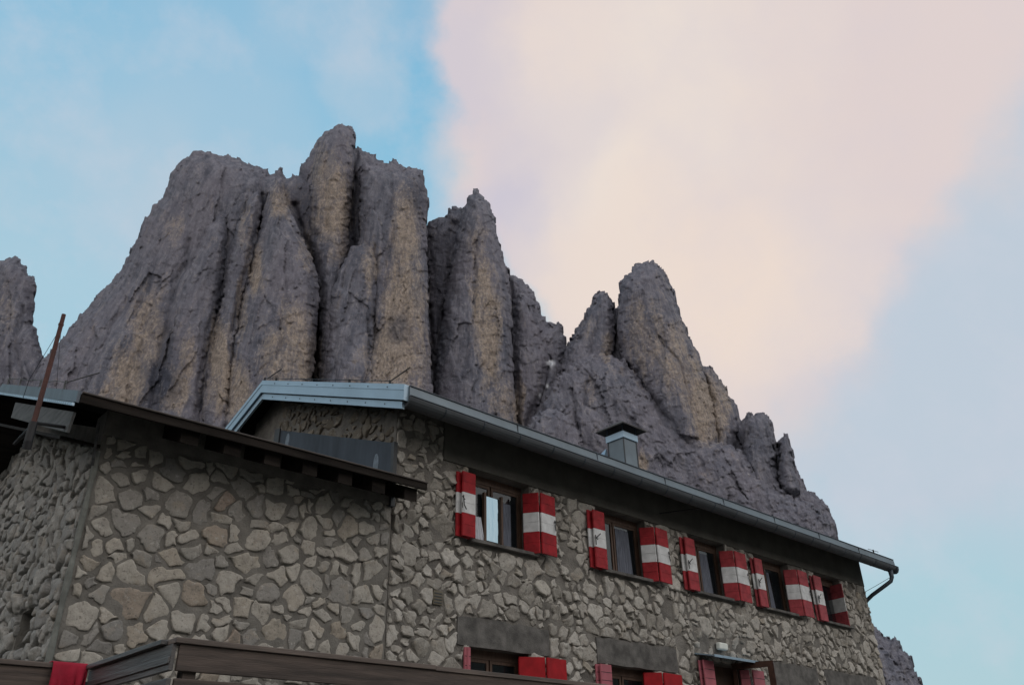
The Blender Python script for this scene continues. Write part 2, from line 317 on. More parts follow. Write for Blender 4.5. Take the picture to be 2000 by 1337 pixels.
LAY = {
 'left': [dict(D=700, W=60, R=60, rough=1, sh=-.1, poly=[(-90, 600), (-50, 530), (-20, 518), (0, 508), (15, 505), (28, 501), (40, 505), (42, 515), (52, 520), (55, 535), (68, 541), (69, 560), (66, 600), (62, 632), (72, 640), (76, 665), (84, 695), (110, 760), (150, 900), (190, 1660), (-160, 1660), (-130, 800)])],
 'main': [
  dict(D=655, W=80, R=70, rough=1, sh=.2, poly=[(40, 1660), (45, 800), (70, 730), (84, 700), (105, 680), (130, 650), (160, 612), (185, 585), (205, 560), (220, 545), (235, 528), (255, 490), (270, 462), (285, 425), (300, 400), (318, 385), (325, 365), (335, 340), (345, 325), (360, 310), (375, 297), (395, 296), (430, 302), (450, 303), (465, 310), (480, 318), (500, 325), (514, 333), (520, 327), (527, 340), (535, 340), (543, 327), (551, 330), (557, 345), (565, 348), (575, 340), (585, 342), (587, 325), (600, 310), (612, 290), (622, 270), (635, 258), (650, 253), (655, 243), (667, 241), (678, 247), (690, 250), (694, 262), (694, 287), (705, 291), (715, 298), (725, 303), (732, 300), (735, 312), (748, 316), (750, 322), (762, 322), (768, 309), (778, 316), (790, 327), (820, 329), (829, 342), (830, 365), (837, 385), (834, 430), (835, 500), (838, 600), (842, 700), (846, 760), (870, 900), (900, 1660)]),
  dict(D=625, W=90, R=80, rough=1, sh=.32, poly=[(30, 1660), (50, 800), (80, 735), (110, 690), (165, 622), (190, 600), (225, 555), (240, 535), (260, 500), (276, 462), (290, 430), (306, 404), (322, 388), (333, 360), (350, 330), (372, 306), (400, 304), (450, 315), (490, 335), (506, 350), (512, 400), (500, 462), (482, 534), (470, 592), (450, 700), (440, 800), (470, 1660)]),
  dict(D=606, W=60, R=45, rough=1, sh=.3, poly=[(300, 1660), (290, 900), (306, 760), (322, 690), (340, 600), (360, 540), (375, 500), (400, 440), (430, 420), (447, 440), (438, 525), (424, 610), (405, 690), (392, 800), (420, 1660)]),
  dict(D=600, W=70, R=42, rough=1, sh=.18, poly=[(410, 1660), (395, 800), (412, 690), (432, 600), (446, 520), (460, 450), (480, 400), (502, 370), (512, 400), (503, 465), (485, 540), (470, 600), (462, 700), (455, 820), (480, 1660)]),
  dict(D=598, W=120, R=85, rough=1, sh=.02, poly=[(440, 1660), (430, 850), (440, 740), (456, 660), (470, 600), (486, 538), (503, 470), (512, 420), (524, 372), (538, 345), (552, 350), (560, 400), (574, 428), (588, 458), (604, 490), (619, 528), (624, 570), (620, 640), (612, 714), (606, 800), (610, 1660)]),
  dict(D=620, W=95, R=48, rough=1, sh=0, poly=[(606, 430), (606, 370), (612, 322), (623, 278), (640, 260), (655, 247), (670, 245), (689, 254), (692, 288), (690, 340), (684, 420), (682, 480), (675, 540), (668, 600), (666, 700), (668, 900), (614, 900), (622, 700), (624, 600), (617, 525), (608, 480)]),
  dict(D=612, W=110, R=60, rough=1, sh=-.03, poly=[(702, 420), (704, 350), (712, 318), (735, 322), (765, 318), (790, 330), (824, 333), (829, 365), (835, 387), (832, 430), (834, 500), (837, 600), (841, 700), (845, 770), (862, 900), (900, 1660), (660, 1660), (690, 700), (700, 560)]),
  dict(D=597, W=80, R=45, rough=1, sh=.05, poly=[(648, 575), (666, 520), (688, 484), (708, 476), (728, 482), (742, 520), (738, 600), (734, 700), (742, 800), (740, 1660), (610, 1660), (632, 800), (640, 680)]),
  dict(D=585, W=50, R=40, rough=1.6, sh=.3, poly=[(560, 1660), (600, 850), (640, 790), (700, 745), (780, 740), (840, 770), (880, 830), (920, 1660)])],
 'spire': [
  dict(D=690, W=70, R=60, rough=1.3, sh=-.05, poly=[(820, 1660), (826, 700), (830, 440), (836, 434), (850, 428), (870, 425), (878, 410), (887, 403), (905, 404), (930, 400), (950, 500), (985, 530), (998, 535), (1010, 540), (1030, 555), (1045, 580), (1058, 605), (1066, 628), (1080, 632), (1085, 634), (1089, 625), (1098, 642), (1107, 658), (1106, 690), (1110, 760), (1130, 900), (1200, 1660)]),
  dict(D=650, W=120, R=62, rough=1, sh=-.05, poly=[(895, 440), (903, 408), (911, 400), (913, 384), (922, 378), (925, 369), (933, 368), (939, 378), (943, 385), (955, 396), (965, 426), (969, 455), (977, 482), (984, 508), (994, 526), (995, 560), (998, 600), (1002, 700), (1012, 850), (1060, 1660), (780, 1660), (835, 850), (846, 760), (862, 640), (880, 520)]),
  dict(D=672, W=60, R=50, rough=1.4, sh=-.1, poly=[(1000, 590), (1018, 570), (1034, 580), (1050, 620), (1062, 660), (1074, 700), (1060, 770), (1040, 830), (1040, 1660), (990, 1660), (1000, 800), (1000, 680)])],
 'right': [
  dict(D=690, W=70, R=70, rough=1.4, sh=-.3, poly=[(1000, 1660), (1010, 850), (1060, 760), (1090, 700), (1107, 674), (1125, 645), (1140, 620), (1147, 600), (1157, 592), (1163, 575), (1175, 567), (1188, 572), (1197, 590), (1202, 608), (1207, 600), (1208, 575), (1213, 545), (1229, 535), (1232, 525), (1250, 514), (1275, 511), (1290, 518), (1303, 540), (1315, 565), (1325, 600), (1335, 630), (1345, 655), (1365, 690), (1372, 715), (1390, 718), (1405, 740), (1425, 770), (1440, 798), (1445, 820), (1455, 822), (1460, 808), (1475, 806), (1495, 808), (1507, 822), (1512, 850), (1519, 880), (1523, 862), (1528, 850), (1535, 847), (1541, 862), (1550, 890), (1555, 915), (1568, 935), (1572, 955), (1590, 962), (1605, 975), (1620, 1000), (1632, 1020), (1632, 1042), (1640, 1080), (1668, 1150), (1700, 1215), (1712, 1228), (1725, 1240), (1742, 1246), (1745, 1238), (1750, 1240), (1757, 1258), (1770, 1272), (1781, 1290), (1785, 1308), (1796, 1325), (1805, 1345), (1850, 1660)]),
  dict(D=655, W=120, R=75, rough=1, sh=-.25, poly=[(1203, 640), (1209, 590), (1214, 550), (1234, 532), (1252, 518), (1275, 515), (1289, 521), (1301, 543), (1313, 568), (1323, 603), (1333, 634), (1343, 658), (1362, 692), (1372, 720), (1392, 780), (1405, 850), (1410, 950), (1340, 960), (1300, 860), (1250, 760), (1215, 700)]),
  dict(D=665, W=50, R=40, rough=1.2, sh=-.25, poly=[(1372, 722), (1390, 722), (1403, 742), (1422, 772), (1437, 800), (1442, 830), (1430, 900), (1400, 900), (1385, 820)]),
  dict(D=662, W=60, R=34, rough=1.2, sh=.2, poly=[(1118, 668), (1128, 648), (1142, 624), (1150, 602), (1160, 595), (1165, 579), (1175, 571), (1187, 576), (1195, 594), (1200, 615), (1200, 670), (1190, 740), (1110, 760), (1100, 720)]),
  dict(D=640, W=90, R=110, rough=1.7, sh=-.45, poly=[(1000, 1660), (1025, 860), (1060, 790), (1090, 735), (1130, 700), (1170, 690), (1215, 700), (1270, 765), (1310, 810), (1360, 850), (1400, 862), (1450, 880), (1500, 935), (1550, 970), (1590, 985), (1618, 1012), (1626, 1040), (1640, 1110), (1690, 1225), (1740, 1275), (1790, 1360), (1840, 1660)]),
  dict(D=622, W=60, R=55, rough=1.5, sh=.3, poly=[(1000, 1660), (1015, 870), (1038, 820), (1065, 800), (1095, 798), (1120, 815), (1138, 850), (1150, 900), (1190, 1000), (1200, 1660)]),
  dict(D=648, W=60, R=36, rough=1.3, sh=-.1, poly=[(1452, 880), (1456, 830), (1463, 812), (1476, 809), (1494, 811), (1505, 825), (1511, 870), (1518, 930), (1530, 990), (1470, 1000), (1448, 940)]),
  dict(D=646, W=50, R=20, rough=1.2, sh=-.1, poly=[(1521, 900), (1526, 860), (1534, 851), (1540, 864), (1549, 895), (1553, 920), (1560, 960), (1530, 970), (1520, 930)])]}
HD = np.array((F_[0], F_[1], 0)); HD /= np.linalg.norm(HD)
def poly_sd(P, poly):
    best = np.full(len(P), 1e9); inside = np.zeros(len(P), bool); n = len(poly)
    for i in range(n):
        a = np.array(poly[i], float); b = np.array(poly[(i + 1) % n], float); ab = b - a
        ap = P - a; t = np.clip((ap @ ab) / (ab @ ab + 1e-9), 0, 1); d = ap - t[:, None] * ab; best = np.minimum(best, (d * d).sum(1))
        c = ((a[1] > P[:, 1]) != (b[1] > P[:, 1])) & (P[:, 0] < (b[0] - a[0]) * (P[:, 1] - a[1]) / (b[1] - a[1] + 1e-12) + a[0]); inside ^= c
    d = np.sqrt(best); return np.where(inside, -d, d)
def spots(lst, u, v):
    o = np.zeros(len(u)); wu = u + 14 * fbm(u / 30, v / 50, 3.3); wv = v + 26 * fbm(u / 30, v / 50, 8.8)
    for (a, b, ru, rv, w) in lst: o = np.maximum(o, w * np.clip(1.5 * np.exp(-(((wu - a) / ru) ** 2 + ((wv - b) / rv) ** 2) * .9), 0, 1))
    return o
def mountain(layers, seed):
    V = []; F = []; A = []; base = 0; step = 2.1
    for li, l in enumerate(layers):
        poly = l['poly']; xs = [p[0] for p in poly]; ys = [p[1] for p in poly]
        us = np.arange(max(min(xs) - 6, -170), max(xs) + 8, step); vmax = min(max(ys), 1620)
        vs = np.arange(min(ys) - 6, min(vmax, 1110), step); 
        if vmax > 1110: vs = np.concatenate([vs, np.arange(vs[-1] + step, 1350, step), np.arange(1352, 1620, 12)]) if layers is LAY['right'] else np.concatenate([vs, np.arange(vs[-1] + 8, 1620, 12)])
        nu, nv = len(us), len(vs); UU, VV = np.meshgrid(us, vs); u = UU.ravel(); v = VV.ravel(); z = seed * 13.7 + li * 5.3
        def sdf(u, v):
            k = l['rough']
            wu = u + k * (2.6 * pn(u / 17, v / 17, z) + 1.2 * pn(u / 6, v / 7, z + 3) + 2.6 * facet(u, v, 11, 11, z + 8) + 1.2 * facet(u, v, 5, 5, z + 9)); wv = v + k * (2.6 * pn(u / 15, v / 17, z + 50) + 1.2 * pn(u / 6, v / 6, z + 60) + 3.4 * facet(u, v, 9, 12, z + 18) + 1.3 * facet(u, v, 5, 5, z + 19))
            return poly_sd(np.stack([wu, wv], 1), poly)
        s = sdf(u, v); ins = s <= 0
        G = ins.reshape(nv, nu); cell = G[:-1, :-1] | G[1:, :-1] | G[:-1, 1:] | G[1:, 1:]
        use = np.zeros((nv, nu), bool); use[:-1, :-1] |= cell; use[1:, :-1] |= cell; use[:-1, 1:] |= cell; use[1:, 1:] |= cell
        use = use.ravel(); out = use & ~ins; io = np.where(out)[0]
        for it in range(2):
            e = .4; uo, vo = u[io], v[io]; s0 = sdf(uo, vo); gx = (sdf(uo + e, vo) - s0) / e; gy = (sdf(uo, vo + e) - s0) / e; gn = np.maximum(gx * gx + gy * gy, .3)
            u[io] = uo - np.clip(gx * s0 / gn, -2, 2); v[io] = vo - np.clip(gy * s0 / gn, -2, 2)
        idx = np.where(use)[0]; remap = np.full(nu * nv, -1); remap[idx] = np.arange(len(idx))
        u = u[idx]; v = v[idx]; d = np.maximum(-s[idx], 0); d[out[idx]] = 0
        W, R, sh, k = l['W'], l['R'], l['sh'], l['rough']
        q = np.clip(d / R, 0, 1); rel = .62 * W * (np.clip(1 - (1 - np.clip(d / (R * .55), 0, 1)) ** 2.2, 0, 1) ** .75 * .6 + .4 * q)
        ua = u + sh * (v - 500); tap = np.clip(d / 14, 0, 1); ua = ua + 10 * fbm(u / 60, v / 80, z + 9)
        fl = ridged(ua / 110, v / 420, z, 2) * 15 + (ridged(ua / 30, v / 170, z + 4, 4)) * 4.5 + ridged(ua / 9, v / 60, z + 14, 3) * 2.2
        cr = fbm(ua / 30, v / 36, z + 20, 3) * 7 * k + ridged(ua / 12, v / 20, z + 30, 4) * 3.2 * k + fbm(ua / 6, v / 6, z + 35, 3) * 3.4 * k + np.abs(pn(ua / 3.4, v / 4.2, z + 40)) * 1.6 * k
        led = ((v + 26 * fbm(u / 50, v / 50, z + 77) + .22 * u) / 31) % 1.0
        lm = np.clip(fbm(u / 45, v / 45, z + 90) * 2 + .35, 0, 1)
        wx = ua + 8 * fbm(u / 22, v / 22, z + 41, 3); wy = v + 8 * fbm(u / 22, v / 22, z + 43, 3)
        fa = facet(wx, wy, 42, 110, z) * 12 + facet(wx + .3 * wy, wy, 17, 50, z + 2) * 3.4 * k + facet(wx - .2 * wy, wy, 7, 18, z + 4) * 1.5 * k
        ft = np.clip(d / 40, .15, 1)
        rel = rel + tap * (fl * .75 + cr * .38 + lm * 2.5 * led * k + fa * ft)
        for pl, dep, wd in CR:
            px = np.array([p[0] for p in pl]); py = np.array([p[1] for p in pl])
            nb = (u > px.min() - 40) & (u < px.max() + 40) & (v > py.min() - 20) & (v < py.max() + 20)
            if not nb.any(): continue
            wu = u[nb] + 7 * pn(u[nb] / 25, v[nb] / 30, 1.5); P = np.stack([wu, v[nb]], 1); best = np.full(len(P), 1e9)
            for a, b in zip(pl[:-1], pl[1:]):
                a = np.array(a, float); b = np.array(b, float); ab = b - a; t = np.clip(((P - a) @ ab) / (ab @ ab), 0, 1); dd = P - a - t[:, None] * ab; best = np.minimum(best, (dd * dd).sum(1))
            rel[nb] -= tap[nb] * dep * (.55 * np.exp(-best / (wd * wd)) + .28 * np.exp(-np.sqrt(best) / (wd * .35)))
        rel = rel + (v - 700) * .22     # leans back with height
        Dm = l['D'] - rel * l['D'] / FPX
        r = ray(u, v); P = r * (Dm / (r @ HD))[:, None]
        V.append(P); A.append(np.stack([spots(OCH, u, v), spots(STAIN, u, v), spots(SNOW, u, v)], 1))
        ci, cj = np.where(cell); a = remap[ci * nu + cj]; b = remap[ci * nu + cj + 1]; c = remap[(ci + 1) * nu + cj + 1]; dd = remap[(ci + 1) * nu + cj]
        Q = np.stack([a, dd, c, b], 1); F.append(Q + base)
        E = np.concatenate([Q[:, [0, 1]], Q[:, [1, 2]], Q[:, [2, 3]], Q[:, [3, 0]]]); key = np.sort(E, 1); kk = key[:, 0] * (len(u) + 1) + key[:, 1]
        un, ii, cnt = np.unique(kk, return_index=True, return_counts=True); B = E[ii[cnt == 1]]
        bv = np.unique(B); rb = np.full(len(u), -1); rb[bv] = np.arange(len(bv)) + len(u)
        V.append(P[bv] * (1 + 80 / l['D']) + np.array((0, 0, -8))); A.append(A[-1][bv])
        F.append(np.stack([B[:, 1], B[:, 0], rb[B[:, 0]], rb[B[:, 1]]], 1) + base); base += len(u) + len(bv)
    V = np.concatenate(V); F = np.concatenate(F); A = np.concatenate(A)
    me = bpy.data.meshes.new('mountain'); me.vertices.add(len(V)); me.vertices.foreach_set('co', V.ravel())
    me.loops.add(len(F) * 4); me.loops.foreach_set('vertex_index', F.ravel().astype(np.int32)); me.polygons.add(len(F))
    me.polygons.foreach_set('loop_start', np.arange(0, len(F) * 4, 4, dtype=np.int32)); me.update(calc_edges=True); me.validate()
    for i, nm in enumerate(('ochre', 'stain', 'snow')):
        at = me.attributes.new(nm, 'FLOAT', 'POINT'); at.data.foreach_set('value', np.ascontiguousarray(A[:, i]).astype(np.float32))
    o = bpy.data.objects.new('mountain', me); C.objects.link(o); me.materials.append(M_rock); o['kind'] = 'structure'; return o
LB = {'left': 'dark rock tower cut by the left edge of the photo', 'main': 'huge fluted rock massif with ochre streaks behind the annex roof',
      'spire': 'pointed rock spire right of the massif', 'right': 'domed rock tower and its craggy ridge running down behind the long eave'}
for i, k in enumerate(LAY): mountain(LAY[k], i + 1)['label'] = LB[k]

# ------------------------------------------------------------------ materials
M_mortar = mat('grey_mortar', (.205, .193, .172), .95, 0, .22, 3.5, .012, 40)
M_mortar2 = mat('rough_mortar', (.215, .20, .178), .95, 0, .25, 3.0, .02, 30)
M_conc = mat('dark_render', (.135, .13, .115), .95, 0, .14, 2.2, .006, 60, spec=.12)
M_conc2 = mat('lintel_concrete', (.155, .147, .137), .95, 0, .28, 4.5, .008, 50)
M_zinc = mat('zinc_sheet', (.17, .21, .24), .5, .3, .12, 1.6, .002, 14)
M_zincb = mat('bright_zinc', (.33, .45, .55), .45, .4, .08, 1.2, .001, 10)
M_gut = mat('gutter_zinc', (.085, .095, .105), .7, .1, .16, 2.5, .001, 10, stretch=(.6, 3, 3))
M_zdark = mat('weathered_sheet', (.075, .095, .12), .5, .3, .25, 1.5, .002, 10, stretch=(2, 2, .5))
M_seam = mat('dark_seam', (.04, .045, .05), .6, 0, .1)
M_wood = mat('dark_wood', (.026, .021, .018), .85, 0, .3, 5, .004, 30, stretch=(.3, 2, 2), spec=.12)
M_brown = mat('window_frame_wood', (.11, .062, .040), .6, 0, .2, 8, .001, 40, stretch=(4, 4, .6))
M_grey_board = mat('weathered_board', (.11, .113, .113), .85, 0, .25, 8, .003, 40, stretch=(2, .3, 2))
M_plank = mat('railing_plank', (.10, .075, .062), .75, 0, .3, 5, .003, 30, stretch=(.35, 4, 5))
M_plankcap = mat('railing_cap', (.16, .125, .105), .7, 0, .25, 5, .003, 30, stretch=(.35, 4, 5))
M_planks2 = mat('glossy_side_plank', (.080, .074, .072), .5, 0, .3, 5, .003, 20, stretch=(4, .35, 5), spec=.8)  # left-facing planks: greyer, glossier wood to give their sky reflection
M_red = mat('red_paint', (.42, .022, .030), .55, 0, .10, 4, .001, 30)
M_red2 = mat('faded_red_paint', (.43, .085, .105), .7, 0, .14, 4, .0015, 30, stretch=(1, 1, 2))
M_white = mat('white_paint', (.70, .71, .71), .6, 0, .13, 6, .001, 30)
M_iron = mat('black_iron', (.02, .02, .022), .6, .3, .1)
M_rust = mat('rusty_steel', (.11, .045, .036), .9, .1, .35, 9, .002, 40, col2=(.07, .035, .03))
M_curt = mat('net_curtain', (.68, .71, .78), .9, 0, .15, 20, 0, stretch=(4, 4, .2))
M_curt2 = mat('sky_tinted_curtain', (.17, .19, .24), .9, 0, .3, 16, 0, stretch=(5, 5, .3))  # dim blue-grey curtain, its colour carries the sky reflected on the glass
M_int = mat('room_plaster', (.12, .10, .09), .9)
M_tow = mat('red_cloth', (.34, .008, .030), .95, 0, .12, 8, .003, 80)
M_lampw = mat('lamp_plastic', (.72, .74, .68), .5, 0, .05)
M_roof = mat('roof_sheet', (.17, .185, .20), .6, .3, .2, 2, .003, 10)
def glass():
    m = bpy.data.materials.new('window_glass'); m.use_nodes = True; N = m.node_tree.nodes; L = m.node_tree.links
    b = N['Principled BSDF']; b.inputs['Base Color'].default_value = (.02, .025, .03, 1); b.inputs['Roughness'].default_value = .03; b.inputs['IOR'].default_value = 1.9
    tr = N.new('ShaderNodeBsdfTransparent'); mx = N.new('ShaderNodeMixShader'); mx.inputs[0].default_value = .55
    L.new(tr.outputs[0], mx.inputs[1]); L.new(b.outputs[0], mx.inputs[2]); L.new(mx.outputs[0], N['Material Output'].inputs['Surface'])
    nz = N.new('ShaderNodeTexNoise'); nz.inputs['Scale'].default_value = 3; bp = N.new('ShaderNodeBump'); bp.inputs['Distance'].default_value = .01; bp.inputs['Strength'].default_value = .3
    L.new(nz.outputs['Fac'], bp.inputs['Height']); L.new(bp.outputs[0], b.inputs['Normal']); return m
M_glass = glass()
def mirror_glass():
    m = bpy.data.materials.new('coated_glass'); m.use_nodes = True; b = m.node_tree.nodes['Principled BSDF']
    b.inputs['Base Color'].default_value = (.36, .47, .53, 1); b.inputs['Metallic'].default_value = 1; b.inputs['Roughness'].default_value = .08
    N = m.node_tree.nodes; L = m.node_tree.links
    nz = N.new('ShaderNodeTexNoise'); nz.inputs['Scale'].default_value = 2.5; bp = N.new('ShaderNodeBump'); bp.inputs['Distance'].default_value = .02; bp.inputs['Strength'].default_value = .3
    L.new(nz.outputs['Fac'], bp.inputs['Height']); L.new(bp.outputs[0], b.inputs['Normal']); return m
M_mirror = mirror_glass()
def stone_mat(name, ramp, bump=.012):
    m = bpy.data.materials.new(name); m.use_nodes = True; N = m.node_tree.nodes; L = m.node_tree.links
    b = N['Principled BSDF']; b.inputs['Roughness'].default_value = .92; b.inputs['Specular IOR Level'].default_value = .2
    a = N.new('ShaderNodeAttribute'); a.attribute_name = 'tone'; r = N.new('ShaderNodeValToRGB'); L.new(a.outputs['Fac'], r.inputs[0]); e = r.color_ramp.elements
    e[0].position, e[0].color = ramp[0][0], (*ramp[0][1], 1); e[1].position, e[1].color = ramp[-1][0], (*ramp[-1][1], 1)
    for p, c in ramp[1:-1]: e.new(p).color = (*c, 1)
    tc = N.new('ShaderNodeTexCoord')
    def nz(s, d=8, ro=.65):
        n = N.new('ShaderNodeTexNoise'); n.inputs['Scale'].default_value = s; n.inputs['Detail'].default_value = d; n.inputs['Roughness'].default_value = ro; L.new(tc.outputs['Object'], n.inputs['Vector']); return n.outputs['Fac']
    def mr(f, a_, b_, c, d):
        n = N.new('ShaderNodeMapRange'); L.new(f, n.inputs[0]); n.inputs[1].default_value = a_; n.inputs[2].default_value = b_; n.inputs[3].default_value = c; n.inputs[4].default_value = d; return n.outputs[0]
    def mix(f, x, y, bt='MIX'):
        n = N.new('ShaderNodeMix'); n.data_type = 'RGBA'; n.blend_type = bt; L.new(f, n.inputs[0]); L.new(x, n.inputs[6]); n.inputs[7].default_value = (*y, 1); return n.outputs[2]
    c = mix(mr(nz(9), .46, .72, 0, .65), r.outputs[0], (.19, .18, .16))
    c = mix(mr(nz(5, 4), .55, .72, 0, .5), c, (.36, .30, .23))
    c = mix(mr(nz(30, 6), .56, .68, 0, .65), c, (.085, .08, .075))
    c = mix(mr(nz(14, 8, .7), .56, .68, 0, .55), c, (.52, .50, .46))
    L.new(c, b.inputs['Base Color'])
    bp = N.new('ShaderNodeBump'); bp.inputs['Distance'].default_value = bump; bp.inputs['Strength'].default_value = 1; L.new(nz(22, 10, .7), bp.inputs['Height']); L.new(bp.outputs[0], b.inputs['Normal'])
    return m
RAMP_A = ((0, (.25, .24, .225)), (.35, (.35, .33, .295)), (.7, (.45, .42, .37)), (.88, (.36, .32, .265)), (1, (.34, .275, .225)))
M_stoneA = stone_mat('smooth_field_stone', RAMP_A, .014)
M_stoneB = stone_mat('rough_field_stone', ((0, (.28, .262, .23)), (.4, (.40, .375, .335)), (.8, (.50, .475, .43)), (1, (.38, .34, .28))), .02)
M_stoneC = stone_mat('split_side_stone', ((0, (.24, .235, .225)), (.5, (.31, .30, .28)), (1, (.38, .36, .33))), .012)

M_stoneD = stone_mat('shaded_gable_stone', ((0, (.14, .12, .095)), (.5, (.19, .165, .13)), (1, (.24, .21, .17))), .02)  # brown gable stone, darkened in the ramp for shade under the roof
# ------------------------------------------------------------------ stonework
def clip(poly, a, b, c):  # keep a*x+b*y<=c
    out = []
    for i in range(len(poly)):
        p, q = poly[i], poly[(i + 1) % len(poly)]; dp = a * p[0] + b * p[1] - c; dq = a * q[0] + b * q[1] - c
        if dp <= 0: out.append(p)
        if (dp < 0 < dq) or (dq < 0 < dp):
            t = dp / (dp - dq); out.append((p[0] + t * (q[0] - p[0]), p[1] + t * (q[1] - p[1])))
    return out
def stonework(name, region, holes, size, P3, normal, m, parent, gap=(.010, .028), height=(.02, .045), asp=1.15, drop=.0, seed=1, rough=1., var=(.55, 1.35), irr=.12, lines=()):
    """Random-rubble masonry: region (s0,s1,z0,z1), rects to leave bare, P3(s,z)->point on the wall face."""
    rd = random.Random(seed); s0, s1, z0, z1 = region
    pts = []; rad = []
    for _ in range(int(60 * (s1 - s0) * (z1 - z0) / size / size)):
        s, z = rd.uniform(s0, s1), rd.uniform(z0, z1)
        if any(a < s < b and c < z < d for a, b, c, d in holes) or any(A * s + B * z > c_ for A, B, c_ in lines): continue
        r = size * rd.uniform(*var) * .5
        ok = True
        for (q, w), rr in zip(pts, rad):
            if abs(q - s) < 2 * size and (q - s) ** 2 + ((w - z) * asp) ** 2 < (r + rr) ** 2 * .80: ok = False; break
        if ok: pts.append((s, z)); rad.append(r)
    A = np.array(pts); Rr = np.array(rad); V = []; F = []; T = []
    nrm = Vector(normal)
    for i, (s, z) in enumerate(pts):
        if rd.random() < drop: continue
        poly = [(s - size * 1.3, z - size * 1.3), (s + size * 1.3, z - size * 1.3), (s + size * 1.3, z + size * 1.3), (s - size * 1.3, z + size * 1.3)]
        d = A - A[i]; ds = d[:, 0] ** 2 + (d[:, 1] * asp) ** 2
        for j in np.argsort(ds)[1:18]:
            a, b = d[j, 0], d[j, 1] * asp * asp; rhs = (ds[j] + Rr[i] ** 2 - Rr[j] ** 2) / 2
            poly = clip(poly, a, b, a * s + b * z + rhs)
            if len(poly) < 3: break
        for (a, b, c_) in ((1, 0, s1), (-1, 0, -s0), (0, 1, z1), (0, -1, -z0)) + tuple(lines): poly = clip(poly, a, b, c_)
        for (a, b, c_, d_) in holes:
            if len(poly) < 3: break
            if max(p[0] for p in poly) > a and min(p[0] for p in poly) < b and max(p[1] for p in poly) > c_ and min(p[1] for p in poly) < d_:
                opt = [(a - s, (1, 0, a)), (s - b, (-1, 0, -b)), (c_ - z, (0, 1, c_)), (z - d_, (0, -1, -d_))]; poly = clip(poly, *max(opt)[1])
        if len(poly) < 3: continue
        ar = 0; cx = cz = 0
        for k in range(len(poly)):
            p, q = poly[k], poly[(k + 1) % len(poly)]; w = p[0] * q[1] - q[0] * p[1]; ar += w; cx += (p[0] + q[0]) * w; cz += (p[1] + q[1]) * w
        if ar < size * size * .08: continue
        cx /= 3 * ar; cz /= 3 * ar
        gp = rd.uniform(*gap); inner = list(poly)
        for k in range(len(poly)):
            p, q = poly[k], poly[(k + 1) % len(poly)]; ex, ez = q[0] - p[0], q[1] - p[1]; ln = math.hypot(ex, ez)
            if ln < 1e-5: continue
            a, b = ez / ln, -ex / ln; inner = clip(inner, a, b, a * p[0] + b * p[1] - gp * rd.uniform(.4, 1.5))
            if len(inner) < 3: break
        if len(inner) < 3: continue
        # merge short edges, cut corners unevenly, subdivide
        pl = []
        for k in range(len(inner)):
            p, q = inner[k], inner[(k + 1) % len(inner)]; ln = math.hypot(q[0] - p[0], q[1] - p[1]); c1 = rd.uniform(.05, .2)
            for t_ in ((c1, .5, 1 - c1) if ln > size * .35 else ((c1 + .05, 1 - c1 - .05) if ln > size * .12 else (.5,))):
                pl.append((p[0] + t_ * (q[0] - p[0]), p[1] + t_ * (q[1] - p[1])))
        if len(pl) < 4: continue
        pl = [(p[0] + rd.gauss(0, size * irr * .16), p[1] + rd.gauss(0, size * irr * .16)) for p in pl]
        # one Chaikin pass, softening
        pl = [(a[0] * .82 + b[0] * .18, a[1] * .82 + b[1] * .18) if h == 0 else (a[0] * .18 + b[0] * .82, a[1] * .18 + b[1] * .82) for a, b in zip(pl, pl[1:] + pl[:1]) for h in (0, 1)]
        kx, kz = rd.uniform(.90, 1.04), rd.uniform(.90, 1.04); pl = [(cx + (p[0] - cx) * kx, cz + (p[1] - cz) * kz) for p in pl]
        n = len(pl); h = rd.uniform(*height); tx, tz = rd.gauss(0, .10) * rough, rd.gauss(0, .12) * rough; base = len(V); tone = rd.random(); tone = tone if tone < .80 or rd.random() < .25 else tone * .7
        hs = [(1.0, -.012), (.985, h * .45), (.93, h * .78), (.78, h * .96), (.5, h * 1.03), (.22, h)]
        sd1 = rd.random() * 99
        for (sc, hh) in hs:
            for (px, pz) in pl:
                x = cx + (px - cx) * sc; y_ = cz + (pz - cz) * sc
                e = 0 if hh < 0 else (x - cx) * tx + (y_ - cz) * tz
                V.append((x, y_, hh, e, sd1, 0 if hh < 0 else rough * h)); T.append(tone)
        V.append((cx, cz, h, 0, sd1, rough * h)); T.append(tone)
        for r_ in range(len(hs) - 1):
            for k in range(n): F.append((base + r_ * n + k, base + r_ * n + (k + 1) % n, base + (r_ + 1) * n + (k + 1) % n, base + (r_ + 1) * n + k))
        l = base + (len(hs) - 1) * n
        for k in range(n): F.append((l + k, l + (k + 1) % n, base + len(hs) * n))
    Va = np.array(V); f = 1.6 / size
    keep = np.ones(len(Va))
    for (a, b, c_, d_) in list(holes):
        dx_ = np.maximum(np.maximum(a - Va[:, 0], Va[:, 0] - b), 0); dz_ = np.maximum(np.maximum(c_ - Va[:, 1], Va[:, 1] - d_), 0); keep = np.minimum(keep, np.hypot(dx_, dz_) / .12)
    keep = np.minimum(keep, np.clip(np.minimum(Va[:, 0] - s0, s1 - Va[:, 0]) / .12, 0, 1)); fw = 1.1 / size
    wx_ = fbm(Va[:, 0] * fw, Va[:, 1] * fw, seed + .3, 3); wz_ = fbm(Va[:, 0] * fw, Va[:, 1] * fw, seed + 40.3, 3)
    Va[:, 0] += keep * size * .42 * wx_; Va[:, 1] += keep * size * .38 * wz_
    nz = fbm(Va[:, 0] * f, Va[:, 1] * f, Va[:, 4], 2) * .9 + ridged(Va[:, 0] * f * 1.7, Va[:, 1] * f * 1.7, Va[:, 4], 3) * .35
    hh = Va[:, 2] + Va[:, 3] + nz * Va[:, 5] * .8
